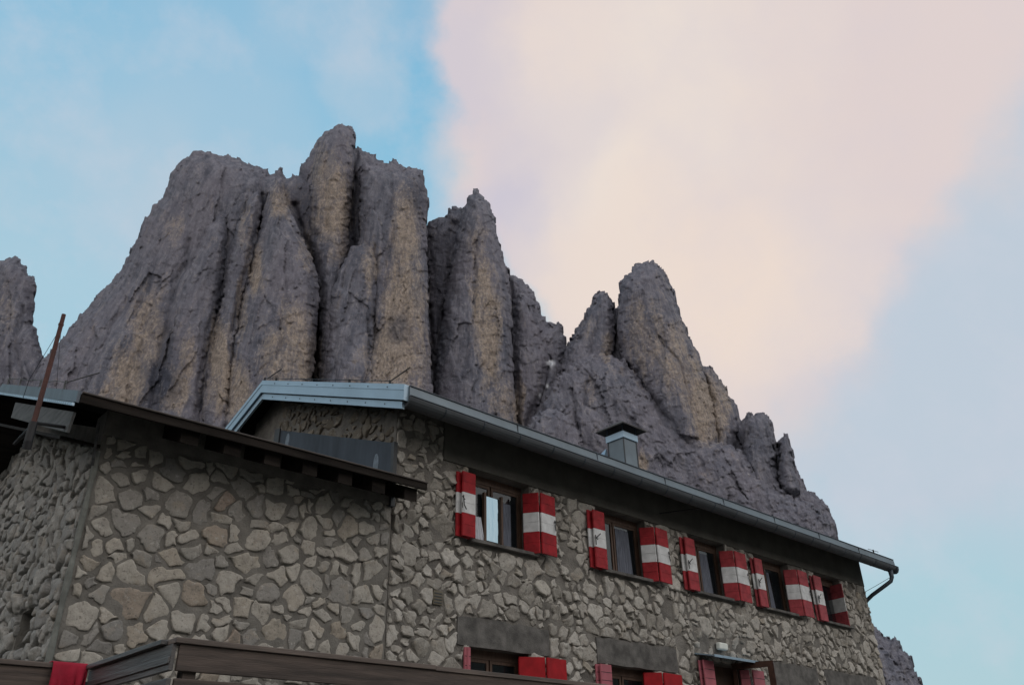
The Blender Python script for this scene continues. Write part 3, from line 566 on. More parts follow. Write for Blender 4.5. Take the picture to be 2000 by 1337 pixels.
    out = [Vector(P3(a, b)) + nrm * float(c) for a, b, c in zip(Va[:, 0], Va[:, 1], hh)]
    flip = (Vector(P3(1, 0)) - Vector(P3(0, 0))).cross(Vector(P3(0, 1)) - Vector(P3(0, 0))).dot(nrm) < 0
    if flip: F = [tuple(reversed(q)) for q in F]
    o = mesh_obj(name, out, F, m, parent, True)
    at = o.data.attributes.new('tone', 'FLOAT', 'POINT'); at.data.foreach_set('value', T); return o
def wall_mb(x0, x1, z0, z1, holes, y=10., depth=.35, ridge=None):
    """front skin with openings and their reveals, in the plane Y=y"""
    b = MB(); xs = sorted({x0, x1, *[h[0] for h in holes], *[h[1] for h in holes]}); zs = sorted({z0, z1, *[h[2] for h in holes], *[h[3] for h in holes]})
    for i in range(len(xs) - 1):
        for j in range(len(zs) - 1):
            mx, mz = (xs[i] + xs[i + 1]) / 2, (zs[j] + zs[j + 1]) / 2
            if any(h[0] < mx < h[1] and h[2] < mz < h[3] for h in holes): continue
            b.box(xs[i], xs[i + 1], y, y + depth, zs[j], zs[j + 1])
    return b
# ------------------------------------------------------------------ annex
PITCH = .392
annex = thing('stone_annex', 'low stone annex with dark wooden eave and crisp pale field stones at left', 'building', (2.75, 10, 0))
def loc(o): return o
def par(o, p):  # parent while keeping world coordinates
    o.parent = p; o.matrix_parent_inverse = Matrix.Translation(-p.location); return o
b = wall_mb(2.75, 6.99, -.05, 4.30, [])
# left gable wall, with a dark niche
zr = lambda Y: min(3.80 + .375 * (Y - 10), 3.80 + .375 * (13.7 - 10) - .375 * (Y - 13.7))
NI = [(10.95, 11.5, 1.70, 2.14)]
def gable(b, x, y0, y1, yr, zt, holes, th=.35):
    ys = sorted({y0, yr, y1, *[h[0] for h in holes], *[h[1] for h in holes]})
    for i in range(len(ys) - 1):
        a, c = ys[i], ys[i + 1]; hs = [h for h in holes if h[0] < (a + c) / 2 < h[1]]; segs = [(-.05, None)]
        if hs: segs = [(-.05, hs[0][2]), (hs[0][3], None)]
        for lo, hi in segs:
            za, zc = (zt(a), zt(c)) if hi is None else (hi, hi)
            b.hexa([(x, a, lo), (x, c, lo), (x + th, c, lo), (x + th, a, lo), (x, a, za), (x, c, zc), (x + th, c, zc), (x + th, a, za)][::1])
gable(b, 2.752, 10.36, 17.4, 13.7, lambda Y: zr(Y) + .25, NI)
b.box(2.752, 6.99, 17.4, 17.75, -.05, 2.6)
b.box(3.0, 3.02, 10.9, 11.6, 1.6, 2.3)
par(b.build('wall', M_mortar), annex)
par(stonework('stonework', (2.79, 6.975, .1, 3.97), [], .30, lambda s, z: (s, 10.0, z), (0, -1, 0), M_stoneA, None, gap=(.008, .026), height=(.012, .028), seed=5, rough=1.0, var=(.45, 1.45), irr=.2, asp=1.15, lines=((0, 1, 3.97),)), annex)
par(stonework('side_stonework', (10.03, 17.3, .1, 5.3), NI, .27, lambda s, z: (2.752, s, z), (-1, 0, 0), M_stoneC, None, gap=(.008, .02), height=(.025, .055), seed=9, rough=1.2, irr=.25, lines=((-.375, 1, 3.80 - 3.75), (.375, 1, 3.80 + .375 * 3.7 + .375 * 13.7)), asp=1.25), annex)
b = MB(); b.tube([(2.745, 9.985, z) for z in np.arange(0, 4.0, .25)], [.032 + .008 * math.sin(i * 2.3) for i in range(16)], 8)
par(b.build('corner_mortar_seam', mat('pale_mortar', (.21, .22, .20), .95, 0, .2, 6, .01, 30), None, True), annex)
b = MB(); b.tube([(2.70, 9.93, 3.55), (2.66, 9.90, 3.98), (2.64, 9.88, 4.06)], .016, 6)
par(b.build('cable', M_grey_board, None, True), annex)
def zA(Y): return 4.09 + .395 * (Y - 9.3)
YRA = 13.9
b = MB()   # roof: two slopes, x from 2.25 to 7.02
def slope(b, x0, x1, ya, yb, za, zb, th, mi=0, dz=(0, 0)):
    b.hexa([(x0, ya, za - th), (x1, ya, za - th + dz[1]), (x1, yb, zb - th + dz[1]), (x0, yb, zb - th), (x0, ya, za), (x1, ya, za + dz[1]), (x1, yb, zb + dz[1]), (x0, yb, zb)], mi)
slope(b, 2.24, 7.04, 9.28, YRA, zA(9.28), zA(YRA), .05, 0, (0, .05))
slope(b, 2.24, 7.00, YRA, 18.2, zA(YRA), zA(YRA) - .395 * 4.3, .05, 0, (0, .05))
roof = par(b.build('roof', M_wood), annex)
b = MB()
b.hexa([(2.24, 9.262, 3.985), (7.08, 9.262, 4.05), (7.08, 9.30, 4.05), (2.24, 9.30, 3.985), (2.24, 9.262, 4.095), (7.08, 9.262, 4.15), (7.08, 9.30, 4.15), (2.24, 9.30, 4.095)])
par(b.build('eave_board', M_wood), annex)
b = MB(); b.tube([(2.24, 9.25, 4.10), (7.08, 9.25, 4.155)], .012, 6)
par(b.build('drip_edge', mat('brown_drip_edge', (.085, .07, .062), .8)), annex)
def rafters(b, xs, y0, y1, zf, w=.075, h=.13):
    for x in xs: b.hexa([(x - w, y0, zf(y0) - h), (x + w, y0, zf(y0) - h), (x + w, y1, zf(y1) - h), (x - w, y1, zf(y1) - h), (x - w, y0, zf(y0)), (x + w, y0, zf(y0)), (x + w, y1, zf(y1)), (x - w, y1, zf(y1))])
for x in (3.55, 4.1, 4.65, 5.2, 5.75, 6.3, 6.86):
    b = MB(); rafters(b, [x], 9.36, 10.0, lambda Y: zA(Y) - .05, .11, .20); par(b.build('rafter', M_wood), annex)
b = MB(); b.box(2.76, 6.99, 9.975, 10.0, 3.97, 4.30); par(b.build('wall_head_render', M_mortar), annex)
# dark boarded soffit of the gable overhang, following both slopes
b = MB()
for ya, yb, s in ((9.98, YRA - .2, 1), (YRA - .2, 17.5, -1)):
    f = lambda Y: 3.80 + .375 * (Y - 10) if s == 1 else 3.80 + .375 * (YRA - .2 - 10) - .375 * (Y - YRA + .2)
    b.hexa([(2.30, ya, f(ya)), (2.751, ya, f(ya)), (2.751, yb, f(yb)), (2.30, yb, f(yb)), (2.30, ya, f(ya) + .04), (2.751, ya, f(ya) + .04), (2.751, yb, f(yb) + .04), (2.30, yb, f(yb) + .04)])
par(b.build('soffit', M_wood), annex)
b = MB()
b.hexa([(2.20, 9.28, 3.98), (2.235, 9.28, 3.98), (2.235, YRA, zA(YRA) - .13), (2.20, YRA, zA(YRA) - .13), (2.20, 9.28, 4.12), (2.235, 9.28, 4.12), (2.235, YRA, zA(YRA) + .03), (2.20, YRA, zA(YRA) + .03)])
b.hexa([(2.20, YRA, zA(YRA) - .13), (2.235, YRA, zA(YRA) - .13), (2.235, 18.2, zA(YRA) - 1.83), (2.20, 18.2, zA(YRA) - 1.83), (2.20, YRA, zA(YRA) + .03), (2.235, YRA, zA(YRA) + .03), (2.235, 18.2, zA(YRA) - 1.67), (2.20, 18.2, zA(YRA) - 1.67)])
vf = par(b.build('verge_flashing', M_zdark), annex)
b = MB()   # pale serrated lip under the flashing
Y = 9.3
while Y < YRA:
    z = zA(Y) - .125; b.hexa([(2.175, Y, z - .025), (2.20, Y, z - .025), (2.20, Y + .075, z), (2.175, Y + .075, z), (2.175, Y, z + .012), (2.20, Y, z + .012), (2.20, Y + .075, z + .035), (2.175, Y + .075, z + .035)]); Y += .10
par(b.build('corrugated_lip', M_zincb), annex)
b = MB()
f = lambda Y: 3.68 + .395 * (Y - 9.45)
b.hexa([(2.24, 9.50, f(9.45) + .02), (2.27, 9.50, f(9.45) + .02), (2.27, 12.7, f(12.7)), (2.24, 12.7, f(12.7)), (2.24, 9.42, f(9.45) + .24), (2.27, 9.42, f(9.45) + .24), (2.27, 12.7, f(12.7) + .24), (2.24, 12.7, f(12.7) + .24)])
par(b.build('barge_board', M_grey_board), annex)
b = MB()   # lightning conductor on stand-offs along the verge
b.tube([(2.21, Y, zA(Y) + .13 + .008 * math.sin(Y * 5)) for Y in np.arange(9.9, 13.9, .2)], .006, 5)
for Y in (10.0, 11.3, 12.6, 13.5): b.tube([(2.21, Y, zA(Y)), (2.21, Y, zA(Y) + .15)], .012, 5)
b.tube([(2.21, 9.95, zA(9.95) + .13), (2.45, 9.6, 4.55)], .007, 5)
par(b.build('lightning_wire', M_grey_board), annex)

# ------------------------------------------------------------------ main hut
hut = thing('stone_hut', 'long two storey stone refuge with red and white shutters and zinc eave', 'building', (7, 10, 0))
XR, YR = 22.5, 14.1
def zM(Y): return 5.58 + PITCH * (Y - 9.28)
WIN = [(8.50, 9.90, 3.74, 4.95), (11.66, 13.14, 3.76, 4.95), (14.5, 15.9, 3.76, 4.95), (17.08, 18.58, 3.76, 4.95), (19.78, 21.1, 3.77, 4.95)]
LOW = [(8.52, 9.78, 1.05, 2.12), (11.66, 12.98, 1.05, 2.12)]
DOOR = [(14.72, 16.0, .02, 2.40)]
holes = WIN + LOW + DOOR
b = wall_mb(7.0, XR, -.05, 5.72, holes)
gable(b, 7.0, 10.36, 18.2, YR, lambda Y: zM(min(Y, 2 * YR - Y)) - .14, [])
gable(b, XR - .35, 10.36, 18.2, YR, lambda Y: zM(min(Y, 2 * YR - Y)) - .14, [])
b.box(7.0, XR, 18.2, 18.5, -.05, 5.7)
par(b.build('wall', M_mortar2), hut)
b = MB(); b.box(7.36, 22.1, 12.2, 12.25, 0, 5.6); b.box(7.36, 22.1, 10.36, 12.2, 3.05, 3.2); b.box(7.36, 22.1, 10.36, 12.2, 5.3, 5.35)
par(b.build('inner_wall', M_int), hut)
LINT = [(8.28, 10.24, 2.12, 2.54), (11.42, 13.7, 2.12, 2.56), (17.1, 19.0, -.05, 2.62), (19.35, 21.95, -.05, 2.62)]
band = (7.95, 22.52, 4.95, 5.75)
bare = holes + LINT + [band, (7.80, 7.97, 2.62, 2.86), (14.95, 15.45, 2.6, 2.86)]
sill_bare = [(w[0] - .1, w[1] + .1, w[2] - .10, w[2]) for w in WIN]
par(stonework('stonework', (7.0, 22.47, .1, 5.55), bare + sill_bare, .30, lambda s, z: (s, 10.0, z), (0, -1, 0), M_stoneB, None, gap=(.006, .030), height=(.014, .036), seed=21, rough=1.5, drop=.04, var=(.36, 1.4), irr=.30, asp=1.1), hut)
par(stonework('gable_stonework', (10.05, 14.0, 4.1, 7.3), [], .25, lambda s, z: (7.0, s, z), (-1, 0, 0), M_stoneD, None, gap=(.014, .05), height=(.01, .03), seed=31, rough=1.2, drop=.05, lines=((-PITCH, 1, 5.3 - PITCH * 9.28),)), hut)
par(stonework('end_stonework', (10.05, 18.0, .1, 7.2), [], .26, lambda s, z: (XR, s, z), (1, 0, 0), M_stoneB, None, gap=(.012, .04), height=(.02, .05), seed=41, rough=1.4, lines=((-PITCH, 1, 5.3 - PITCH * 9.28), (PITCH, 1, 5.3 + PITCH * (2 * YR - 9.28)))), hut)
# rendered concrete beam under the eave with an uneven lower edge
b = MB(); xs = np.arange(7.95, 22.52, .12); zl = 4.95 + .02 * fbm(xs * 1.4, xs * 0, 4.4) 
for i in range(len(xs) - 1):
    mid = (xs[i] + xs[i + 1]) / 2; a, c = zl[i], zl[i + 1]
    if any(w[0] - .1 < mid < w[1] + .1 for w in WIN): a = c = 4.953
    b.hexa([(xs[i], 9.972, a), (xs[i + 1], 9.972, c), (xs[i + 1], 10.01, c), (xs[i], 10.01, a), (xs[i], 9.972, 5.70), (xs[i + 1], 9.972, 5.70), (xs[i + 1], 10.01, 5.70), (xs[i], 10.01, 5.70)])
for (a, c) in ((10.75, 11.05), (13.62, 13.9)): b.hexa([(a, 9.975, 4.80), (c, 9.975, 4.84), (c, 10.01, 4.84), (a, 10.01, 4.80), (a, 9.975, 4.97), (c, 9.975, 4.97), (c, 10.01, 4.97), (a, 10.01, 4.97)])
par(b.build('rendered_beam', M_conc), hut)
for (x0, x1, z0, z1) in LINT:
    b = MB(); n = 12; rd = random.Random(int(x0 * 10)); top = [z1 + rd.uniform(-.03, .02) for _ in range(n + 1)]; bot = [z0 + (rd.uniform(-.012, .004) if z0 > 1 else 0) for _ in range(n + 1)]
    for i in range(n):
        a, c = x0 + (x1 - x0) * i / n, x0 + (x1 - x0) * (i + 1) / n
        b.hexa([(a, 9.975, bot[i]), (c, 9.975, bot[i + 1]), (c, 10.01, bot[i + 1]), (a, 10.01, bot[i]), (a, 9.975, top[i]), (c, 9.975, top[i + 1]), (c, 10.01, top[i + 1]), (a, 10.01, top[i])])
    par(b.build('lintel', M_conc2), hut)
b = MB()
slope(b, 6.66, 22.86, 9.28, YR, zM(9.28), zM(YR), .05); slope(b, 6.66, 22.86, YR, 18.9, zM(YR), zM(YR) - PITCH * 4.8, .05)
roof = par(b.build('roof', M_roof), hut)
b = MB()   # boarded underside
slope(b, 6.68, 22.80, 9.36, YR, zM(9.36) - .055, zM(YR) - .055, .03); slope(b, 6.68, 22.80, YR, 18.8, zM(YR) - .055, zM(YR) - .055 - PITCH * 4.7, .03)
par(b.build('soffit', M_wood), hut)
for i, x in enumerate(np.arange(7.35, 22.6, .78)):
    b = MB(); rafters(b, [x], 9.50, 10.0, lambda Y: zM(Y) - .087, .06, .13); par(b.build('rafter', M_wood), hut)
for k, Y in enumerate((10.1, 11.1, 12.1, 13.1, 14.1, 15.1)):
    z = zM(min(Y, 2 * YR - Y)) - .10
    b = MB(); b.box(6.74, 7.0, Y - .08, Y + .08, z - .2, z); par(b.build('purlin', M_wood), hut)
# eave apron and gutter, one long zinc profile
prof = [(9.34, 5.43), (9.205, 5.43), (9.192, 5.418), (9.196, 5.392), (9.212, 5.352), (9.24, 5.318), (9.285, 5.288), (9.33, 5.276), (9.38, 5.285), (9.41, 5.33), (9.40, 5.42)]
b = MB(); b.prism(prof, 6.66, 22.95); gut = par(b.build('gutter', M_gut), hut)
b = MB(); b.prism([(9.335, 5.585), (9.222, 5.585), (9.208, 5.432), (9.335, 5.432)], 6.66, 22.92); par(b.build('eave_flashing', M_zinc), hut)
for x in np.arange(8.9, 22.9, 2.0):
    b = MB(); b.box(x, x + .012, 9.203, 9.23, 5.434, 5.586); par(b.build('flashing_joint', M_zdark), hut)
b = MB(); b.box(6.66, 22.9, 9.205, 9.30, 5.588, 5.600); b.tube([(6.66, 9.190, 5.424), (22.97, 9.190, 5.424)], .009, 6)
par(b.build('drip_edge', M_zdark), hut)
for x in np.arange(7.35, 22.9, .80):
    b = MB(); pr = [(y + (-.006 if y < 9.29 else .004), z + (-.006 if z < 5.4 else 0)) for y, z in prof[2:10]]
    b.prism(pr, x, x + .018); par(b.build('gutter_joint', M_zdark), hut)
b = MB(); b.prism([(y, z) for y, z in [(9.17, 5.42), (9.175, 5.34), (9.21, 5.27), (9.27, 5.24), (9.35, 5.25), (9.40, 5.30), (9.41, 5.44)]], 22.95, 23.02)
par(b.build('gutter_end', M_zdark), hut)
b = MB(); b.tube([(22.72, 9.29, 5.29), (22.72, 9.29, 5.12), (22.70, 9.33, 5.02), (22.62, 9.45, 4.93), (22.54, 9.85, 4.72), (22.55, 10.02, 4.62), (22.56, 10.15, 4.5), (22.56, 10.2, 3.9), (22.56, 10.2, 0)], [.065, .055, .05, .05, .05, .05, .05, .05, .05], 12)
par(b.build('downpipe', M_zdark, None, True), hut)
b = MB(); b.tube([(22.72, 9.25, 5.15), (22.58, 9.7, 4.95), (22.52, 10.05, 4.82)], .006, 5); par(b.build('wire', M_iron), hut)
# right end verge and snow guards
b = MB(); b.hexa([(22.86, 9.27, zM(9.27) - .16), (22.9, 9.27, zM(9.27) - .16), (22.9, YR, zM(YR) - .16), (22.86, YR, zM(YR) - .16), (22.86, 9.27, zM(9.27) + .05), (22.9, 9.27, zM(9.27) + .05), (22.9, YR, zM(YR) + .05), (22.86, YR, zM(YR) + .05)])
par(b.build('end_verge', M_zdark), hut)
for i, x in enumerate((18.9, 19.8, 20.7, 21.6, 22.4)):
    b = MB(); b.prism([(9.40, zM(9.40)), (9.62, zM(9.62)), (9.60, zM(9.6) + .10), (9.44, zM(9.44) + .085)], x - .32, x + .22); par(b.build('snow_guard', M_roof), hut)
b = MB(); b.tube([(22.2, 9.4, zM(9.4)), (22.2, 9.4, zM(9.4) + .16)], .02, 6); b.tube([(21.9, 9.4, zM(9.4) + .13), (22.5, 9.4, zM(9.4) + .15)], .008, 5); par(b.build('conductor_clamp', M_iron), hut)
# gable verge: folded zinc fascia in two steps, both slopes
def verge(b, x0, x1, lo, hi, ya=9.27, yb=18.9):
    for y0, y1 in ((ya, YR), (YR, yb)):
        z = lambda Y: zM(min(Y, 2 * YR - Y)) + .04
        b.hexa([(x0, y0, z(y0) - lo), (x1, y0, z(y0) - lo), (x1, y1, z(y1) - lo), (x0, y1, z(y1) - lo), (x0, y0, z(y0) - hi), (x1, y0, z(y0) - hi), (x1, y1, z(y1) - hi), (x0, y1, z(y1) - hi)])
b = MB(); verge(b, 6.575, 6.66, .265, 0, 9.25); verge(b, 6.566, 6.575, .10, .088, 9.25)
v1 = par(b.build('verge_fascia', M_zincb), hut)
b = MB(); verge(b, 6.615, 6.66, .40, .285, 9.34); par(b.build('lower_verge_strip', M_zincb), hut)
b = MB(); verge(b, 6.63, 6.66, .285, .265, 9.30); par(b.build('verge_shadow_gap', M_seam), hut)
for Y in np.arange(9.7, 14, .55):
    b = MB(); b.tube([(6.576, Y, zM(Y) - .02), (6.568, Y, zM(Y) - .02)], .012, 6); par(b.build('rivet', M_seam), hut)
    b = MB(); b.tube([(6.617, Y + .1, zM(Y + .1) - .30), (6.608, Y + .1, zM(Y + .1) - .30)], .012, 6); par(b.build('rivet', M_seam), hut)
b = MB()
for Y in (9.7, 10.9, 12.2, 13.6, 14.1, 15.3):
    z = zM(min(Y, 2 * YR - Y)) + .04; b.tube([(6.62, Y, z), (6.62, Y, z + .07)], .022, 6)
b.tube([(6.62, 9.7, zM(9.7) + .10), (6.62, 14.1, zM(14.1) + .10), (6.62, 17.5, zM(10.7) + .10)], .007, 5)
b.tube([(6.62, 9.7, zM(9.7) + .09), (6.85, 9.5, zM(9.7) + .34)], .010, 5); b.tube([(6.62, 14.0, zM(14.0) + .09), (6.85, 13.9, zM(14.0) + .35)], .012, 5)
par(b.build('lightning_wire', M_iron), hut)
b = MB(); b.tube([(6.60, 15.0, zM(13.2)), (6.66, 14.9, 6.4), (6.9, 14.7, 5.9)], .008, 5); par(b.build('cable', M_iron), hut)
# dark sheet flashing on the gable above the annex roof
b = MB(); zz = lambda Y: 4.97 + .382 * (Y - 9.97)
b.hexa([(6.93, 9.99, 3.9), (6.965, 9.99, 3.9), (6.965, 13.85, 5.2), (6.93, 13.85, 5.2), (6.93, 9.99, zz(9.99)), (6.965, 9.99, zz(9.99)), (6.965, 13.85, zz(13.85)), (6.93, 13.85, zz(13.85))])
fl = par(b.build('gable_flashing', mat('dull_dark_sheet', (.062, .078, .10), .7, 0, .2, 1.5, .002, 10, stretch=(2, 2, .5), spec=.25)), hut)
b = MB(); b.box(6.92, 6.99, 9.93, 10.0, 3.95, 4.98); par(b.build('flashing_edge', M_seam), hut)
b = MB(); b.hexa([(6.90, 13.75, 5.2), (6.93, 13.75, 5.2), (6.93, 13.95, 5.2), (6.90, 13.95, 5.2), (6.90, 13.75, zz(13.75) + .04), (6.93, 13.75, zz(13.75) + .04), (6.93, 13.95, zz(13.95)), (6.90, 13.95, zz(13.95))])
par(b.build('flashing_edge', M_seam), hut)
for (yc, zc, h) in ((10.42, 4.75, .16), (13.45, 6.10, .14)):
    b = MB(); k = 10; b.add([(6.924, yc + .06 * math.cos(a), zc + h * math.sin(a)) for a in np.linspace(0, 2 * math.pi, k, endpoint=False)] + [(6.93, yc + .075 * math.cos(a), zc + (h + .02) * math.sin(a)) for a in np.linspace(0, 2 * math.pi, k, endpoint=False)],
                  [tuple(range(k))] + [(i, (i + 1) % k, k + (i + 1) % k, k + i) for i in range(k)])
    par(b.build('solder_patch', mat('dull_solder', (.20, .25, .30), .7, .1, .2, 8)), hut)
# chimney
cx0, cx1, cy0, cy1 = 14.62, 15.10, 11.5, 11.98
b = MB(); b.box(cx0, cx1, cy0, cy1, 6.25, 7.68); ch = par(b.build('chimney', M_zinc), hut)
for (x, y) in ((cx0, cy0), (cx1, cy0), (cx0, cy1)):
    b = MB(); b.box(x - .012, x + .012, y - .012, y + .012, 6.3, 7.64); b.build('corner_seam', M_seam, ch)
b = MB(); pl = 0.035
for (q0, q1, r0, r1) in ((cx0 - pl, cx1 + pl, cy0 - pl, cy0), (cx0 - pl, cx1 + pl, cy1, cy1 + pl), (cx0 - pl, cx0, cy0, cy1), (cx1, cx1 + pl, cy0, cy1)): b.box(q0, q1, r0, r1, 7.64, 7.80)
b.build('collar', M_zincb, ch)
for (x, y) in ((cx0, cy0), (cx1, cy0), (cx0, cy1), (cx1, cy1)):
    b = MB(); b.tube([(x, y, 7.7), (x, y, 7.99)], .02, 6); b.build('strut', M_zdark, ch)
b = MB(); e = .20; z0, z1 = 7.93, 8.16; c = ((cx0 + cx1) / 2, (cy0 + cy1) / 2)
V8 = [(cx0 - e, cy0 - e, z0), (cx1 + e, cy0 - e, z0), (cx1 + e, cy1 + e, z0), (cx0 - e, cy1 + e, z0), (c[0] - .1, c[1] - .1, z1), (c[0] + .1, c[1] - .1, z1), (c[0] + .1, c[1] + .1, z1), (c[0] - .1, c[1] + .1, z1)]
b.add(V8, [(0, 1, 5, 4), (1, 2, 6, 5), (2, 3, 7, 6), (3, 0, 4, 7), (4, 5, 6, 7)])
b.add([(x, y, z - .03) for x, y, z in V8], [(4, 5, 1, 0), (5, 6, 2, 1), (6, 7, 3, 2), (7, 4, 0, 3), (7, 6, 5, 4)])
b.add([(x, y, z) for x, y, z in V8[:4]] + [(x, y, z - .03) for x, y, z in V8[:4]], [(0, 4, 5, 1), (1, 5, 6, 2), (2, 6, 7, 3), (3, 7, 4, 0)])
b.build('rain_cap', mat('dark_cap', (.05, .045, .042), .7, .2), ch)  # cap metal darker than the casing
b = MB(); b.add([(14.2, 12.0, 6.7), (14.75, 12.0, 6.7), (14.75, 12.6, 6.9), (14.2, 12.6, 6.9), (14.62, 12.05, 7.52), (14.70, 12.2, 7.52)], [(3, 2, 1, 0), (0, 1, 4), (1, 2, 5, 4), (2, 3, 5), (3, 0, 4, 5)])
b.build('saddle_flashing', M_zincb, ch)

# ------------------------------------------------------------------ windows and shutters
def leaf(x0, y0, x1, y1, z0, z1, painted, th=.032, planks=0):
    """one shutter leaf standing between two plan points; painted: list of (z fraction, material)"""
    b = MB(); dx, dy = x1 - x0, y1 - y0; ln = math.hypot(dx, dy); ux, uy = dx / ln, dy / ln; nx, ny = uy, -ux
    if ny > 0: nx, ny = -nx, -ny
    fr = [0] + [p[0] for p in painted]
    ed = .012
    rows = [(fr[i] + (f1 - fr[i]) * k_ / 2, fr[i] + (f1 - fr[i]) * (k_ + 1) / 2, mi) for i, (f1, mi) in enumerate(painted) for k_ in (0, 1)] if len(painted) > 1 else [(0, 1, 0)]
    for (fa_, fb_, mi) in rows:
        za, zb = z0 + (z1 - z0) * fa_, z0 + (z1 - z0) * fb_ - .004
        def q(t, d, z): return (x0 + ux * t + nx * d, y0 + uy * t + ny * d, z)
        lo = [q(0, 0, za), q(ln, 0, za), q(ln, th - ed, za), q(ln - ed, th, za), q(ed, th, za), q(0, th - ed, za)]
        hi = [(x, y, zb) for x, y, _ in lo]
        n = 6; b.add(lo + hi, [tuple(range(n)), tuple(range(n, 2 * n))[::-1]] + [(i_, n + i_, n + (i_ + 1) % n, (i_ + 1) % n) for i_ in range(n)], mi)
    for k in range(planks):
        z = z0 + (z1 - z0) * (k + 1) / (planks + 1)
        b.add([q(.0, th + .002, z - .005), q(ln, th + .002, z - .005), q(ln, th + .002, z + .005), q(0, th + .002, z + .005)], [(0, 1, 2, 3)], 2)
    return b
def latch(x, z, kind):
    b = MB(); y = 9.80
    if kind == 0: b.tube([(x, y, z + .11), (x + .005, y - .01, z - .05), (x + .05, y - .012, z - .12)], .009, 5); b.tube([(x - .03, y, z + .09), (x + .03, y, z + .04)], .007, 5); b.tube([(x - .025, y, z - .02), (x - .02, y, z - .10)], .006, 5)
    elif kind == 1: b.tube([(x, y, z + .04), (x + .005, y, z - .14)], .009, 5); b.tube([(x + .0, y - .01, z - .02), (x + .12, y - .02, z + .08)], .009, 5); b.tube([(x - .01, y, z + .01), (x + .05, y - .01, z - .04)], .008, 5)
    else: b.tube([(x, y, z + .1), (x + .012, y - .012, z + .03), (x - .005, y - .008, z), (x + .01, y - .012, z - .09)], .009, 5); b.tube([(x - .02, y, z + .06), (x + .01, y, z + .06)], .008, 5)
    return b
def window(i, x0, x1, z0, z1, pane, curtains, yb=10.2):
    b = MB(); t = .055
    b.box(x0, x0 + t, yb, yb + .06, z0, z1); b.box(x1 - t, x1, yb, yb + .06, z0, z1); b.box(x0 + t, x1 - t, yb, yb + .06, z0, z0 + t); b.box(x0 + t, x1 - t, yb, yb + .06, z1 - .13, z1)
    xm = (x0 + x1) / 2 - .04
    w = b.build('window', M_brown); par(w, hut)
    b = MB()
    # two casements, each a frame of four bars, slightly set back
    for (a, c) in ((x0 + t, xm), (xm + .03, x1 - t)):
        b.box(a, a + .045, yb + .012, yb + .05, z0 + t, z1 - .13); b.box(c - .045, c, yb + .012, yb + .05, z0 + t, z1 - .13)
        b.box(a + .045, c - .045, yb + .012, yb + .05, z0 + t, z0 + t + .05); b.box(a + .045, c - .045, yb + .012, yb + .05, z1 - .18, z1 - .13)
    s = b.build('casement', M_brown); s.parent = w
    for k, (a, c) in enumerate(((x0 + t + .045, xm - .045), (xm + .075, x1 - t - .045))):
        b = MB(); b.add([(a, yb + .03, z0 + t + .05), (c, yb + .03, z0 + t + .05), (c, yb + .03, z1 - .18), (a, yb + .03, z1 - .18)], [(0, 1, 2, 3)])
        s = b.build('pane', M_glass); s.parent = w
    for (a, c, zt, tri) in curtains:
        b = MB(); n = 24; rows = [(zt, 1.0), (zt - .25, 1 - tri * .25), (z0 + .03, 1 - tri)]; rows = [(z0 + .03, 1.0), ((zt + z0) / 2, 1 - tri * .5), (zt, 1 - tri)]
        vs = [(a + (c - a) * sc * j / n, (10.165 if zt < 4.4 else 10.222) + (.012 if zt < 4.4 else .005) * math.sin(j * 1.7 + z_), z_) for z_, sc in rows for j in range(n + 1)]
        b.add(vs, [(r * (n + 1) + j, r * (n + 1) + j + 1, (r + 1) * (n + 1) + j + 1, (r + 1) * (n + 1) + j) for r in range(2) for j in range(n)])
        s = b.build('curtain', M_curt if zt < 4.4 else M_curt2, None, True); s.parent = w
    if pane:
        (xa, xb, za, zb) = pane
        b = MB(); b.add([(xa, 10.17, za), (xb, 10.185, za), (xb, 10.185, zb), (xa, 10.17, zb)], [(0, 1, 2, 3)])
        s = b.build('lit_pane', M_mirror); s.parent = w
        b = MB(); b.box(xa - .05, xa, 10.14, 10.2, za - .04, zb + .05); b.box(xb, xb + .04, 10.14, 10.2, za - .04, zb + .05); s = b.build('pane_frame', M_brown); s.parent = w
    return w
def shutter(lv, z0, z1, bands, mats_, planks=0, lk=None):
    """lv: list of leaves (x0,y0,x1,y1); the last one is the outer leaf and the parent of the rest"""
    x0, y0, x1, y1 = lv[-1]; s = leaf(x0, y0, x1, y1, z0, z1, bands, planks=planks).build('shutter', mats_); par(s, hut)
    for q in lv[:-1]:
        f = leaf(*q, z0, z1, bands, planks=planks).build('folded_leaf', mats_); f.parent = s
    if lk:
        l = latch(*lk).build('latch', M_iron); l.parent = s
    return s
B3 = [(.35, 0), (.67, 1), (1.0, 0)]
fade = [0, .1, .35, .6, .8]
SH = [  # left strip x, left outer leaf x0,x1, right: inner x, ridge x, end x
 (8.17, 8.235, 8.52, 9.80, 9.97, 10.37), (11.32, 11.39, 11.72, 13.02, 13.20, 13.62), (14.15, 14.22, 14.56, 15.77, 15.97, 16.45), (16.78, 16.82, 17.14, 18.42, 18.62, 19.10), (19.40, 19.44, 19.80, 20.60, 20.80, None)]
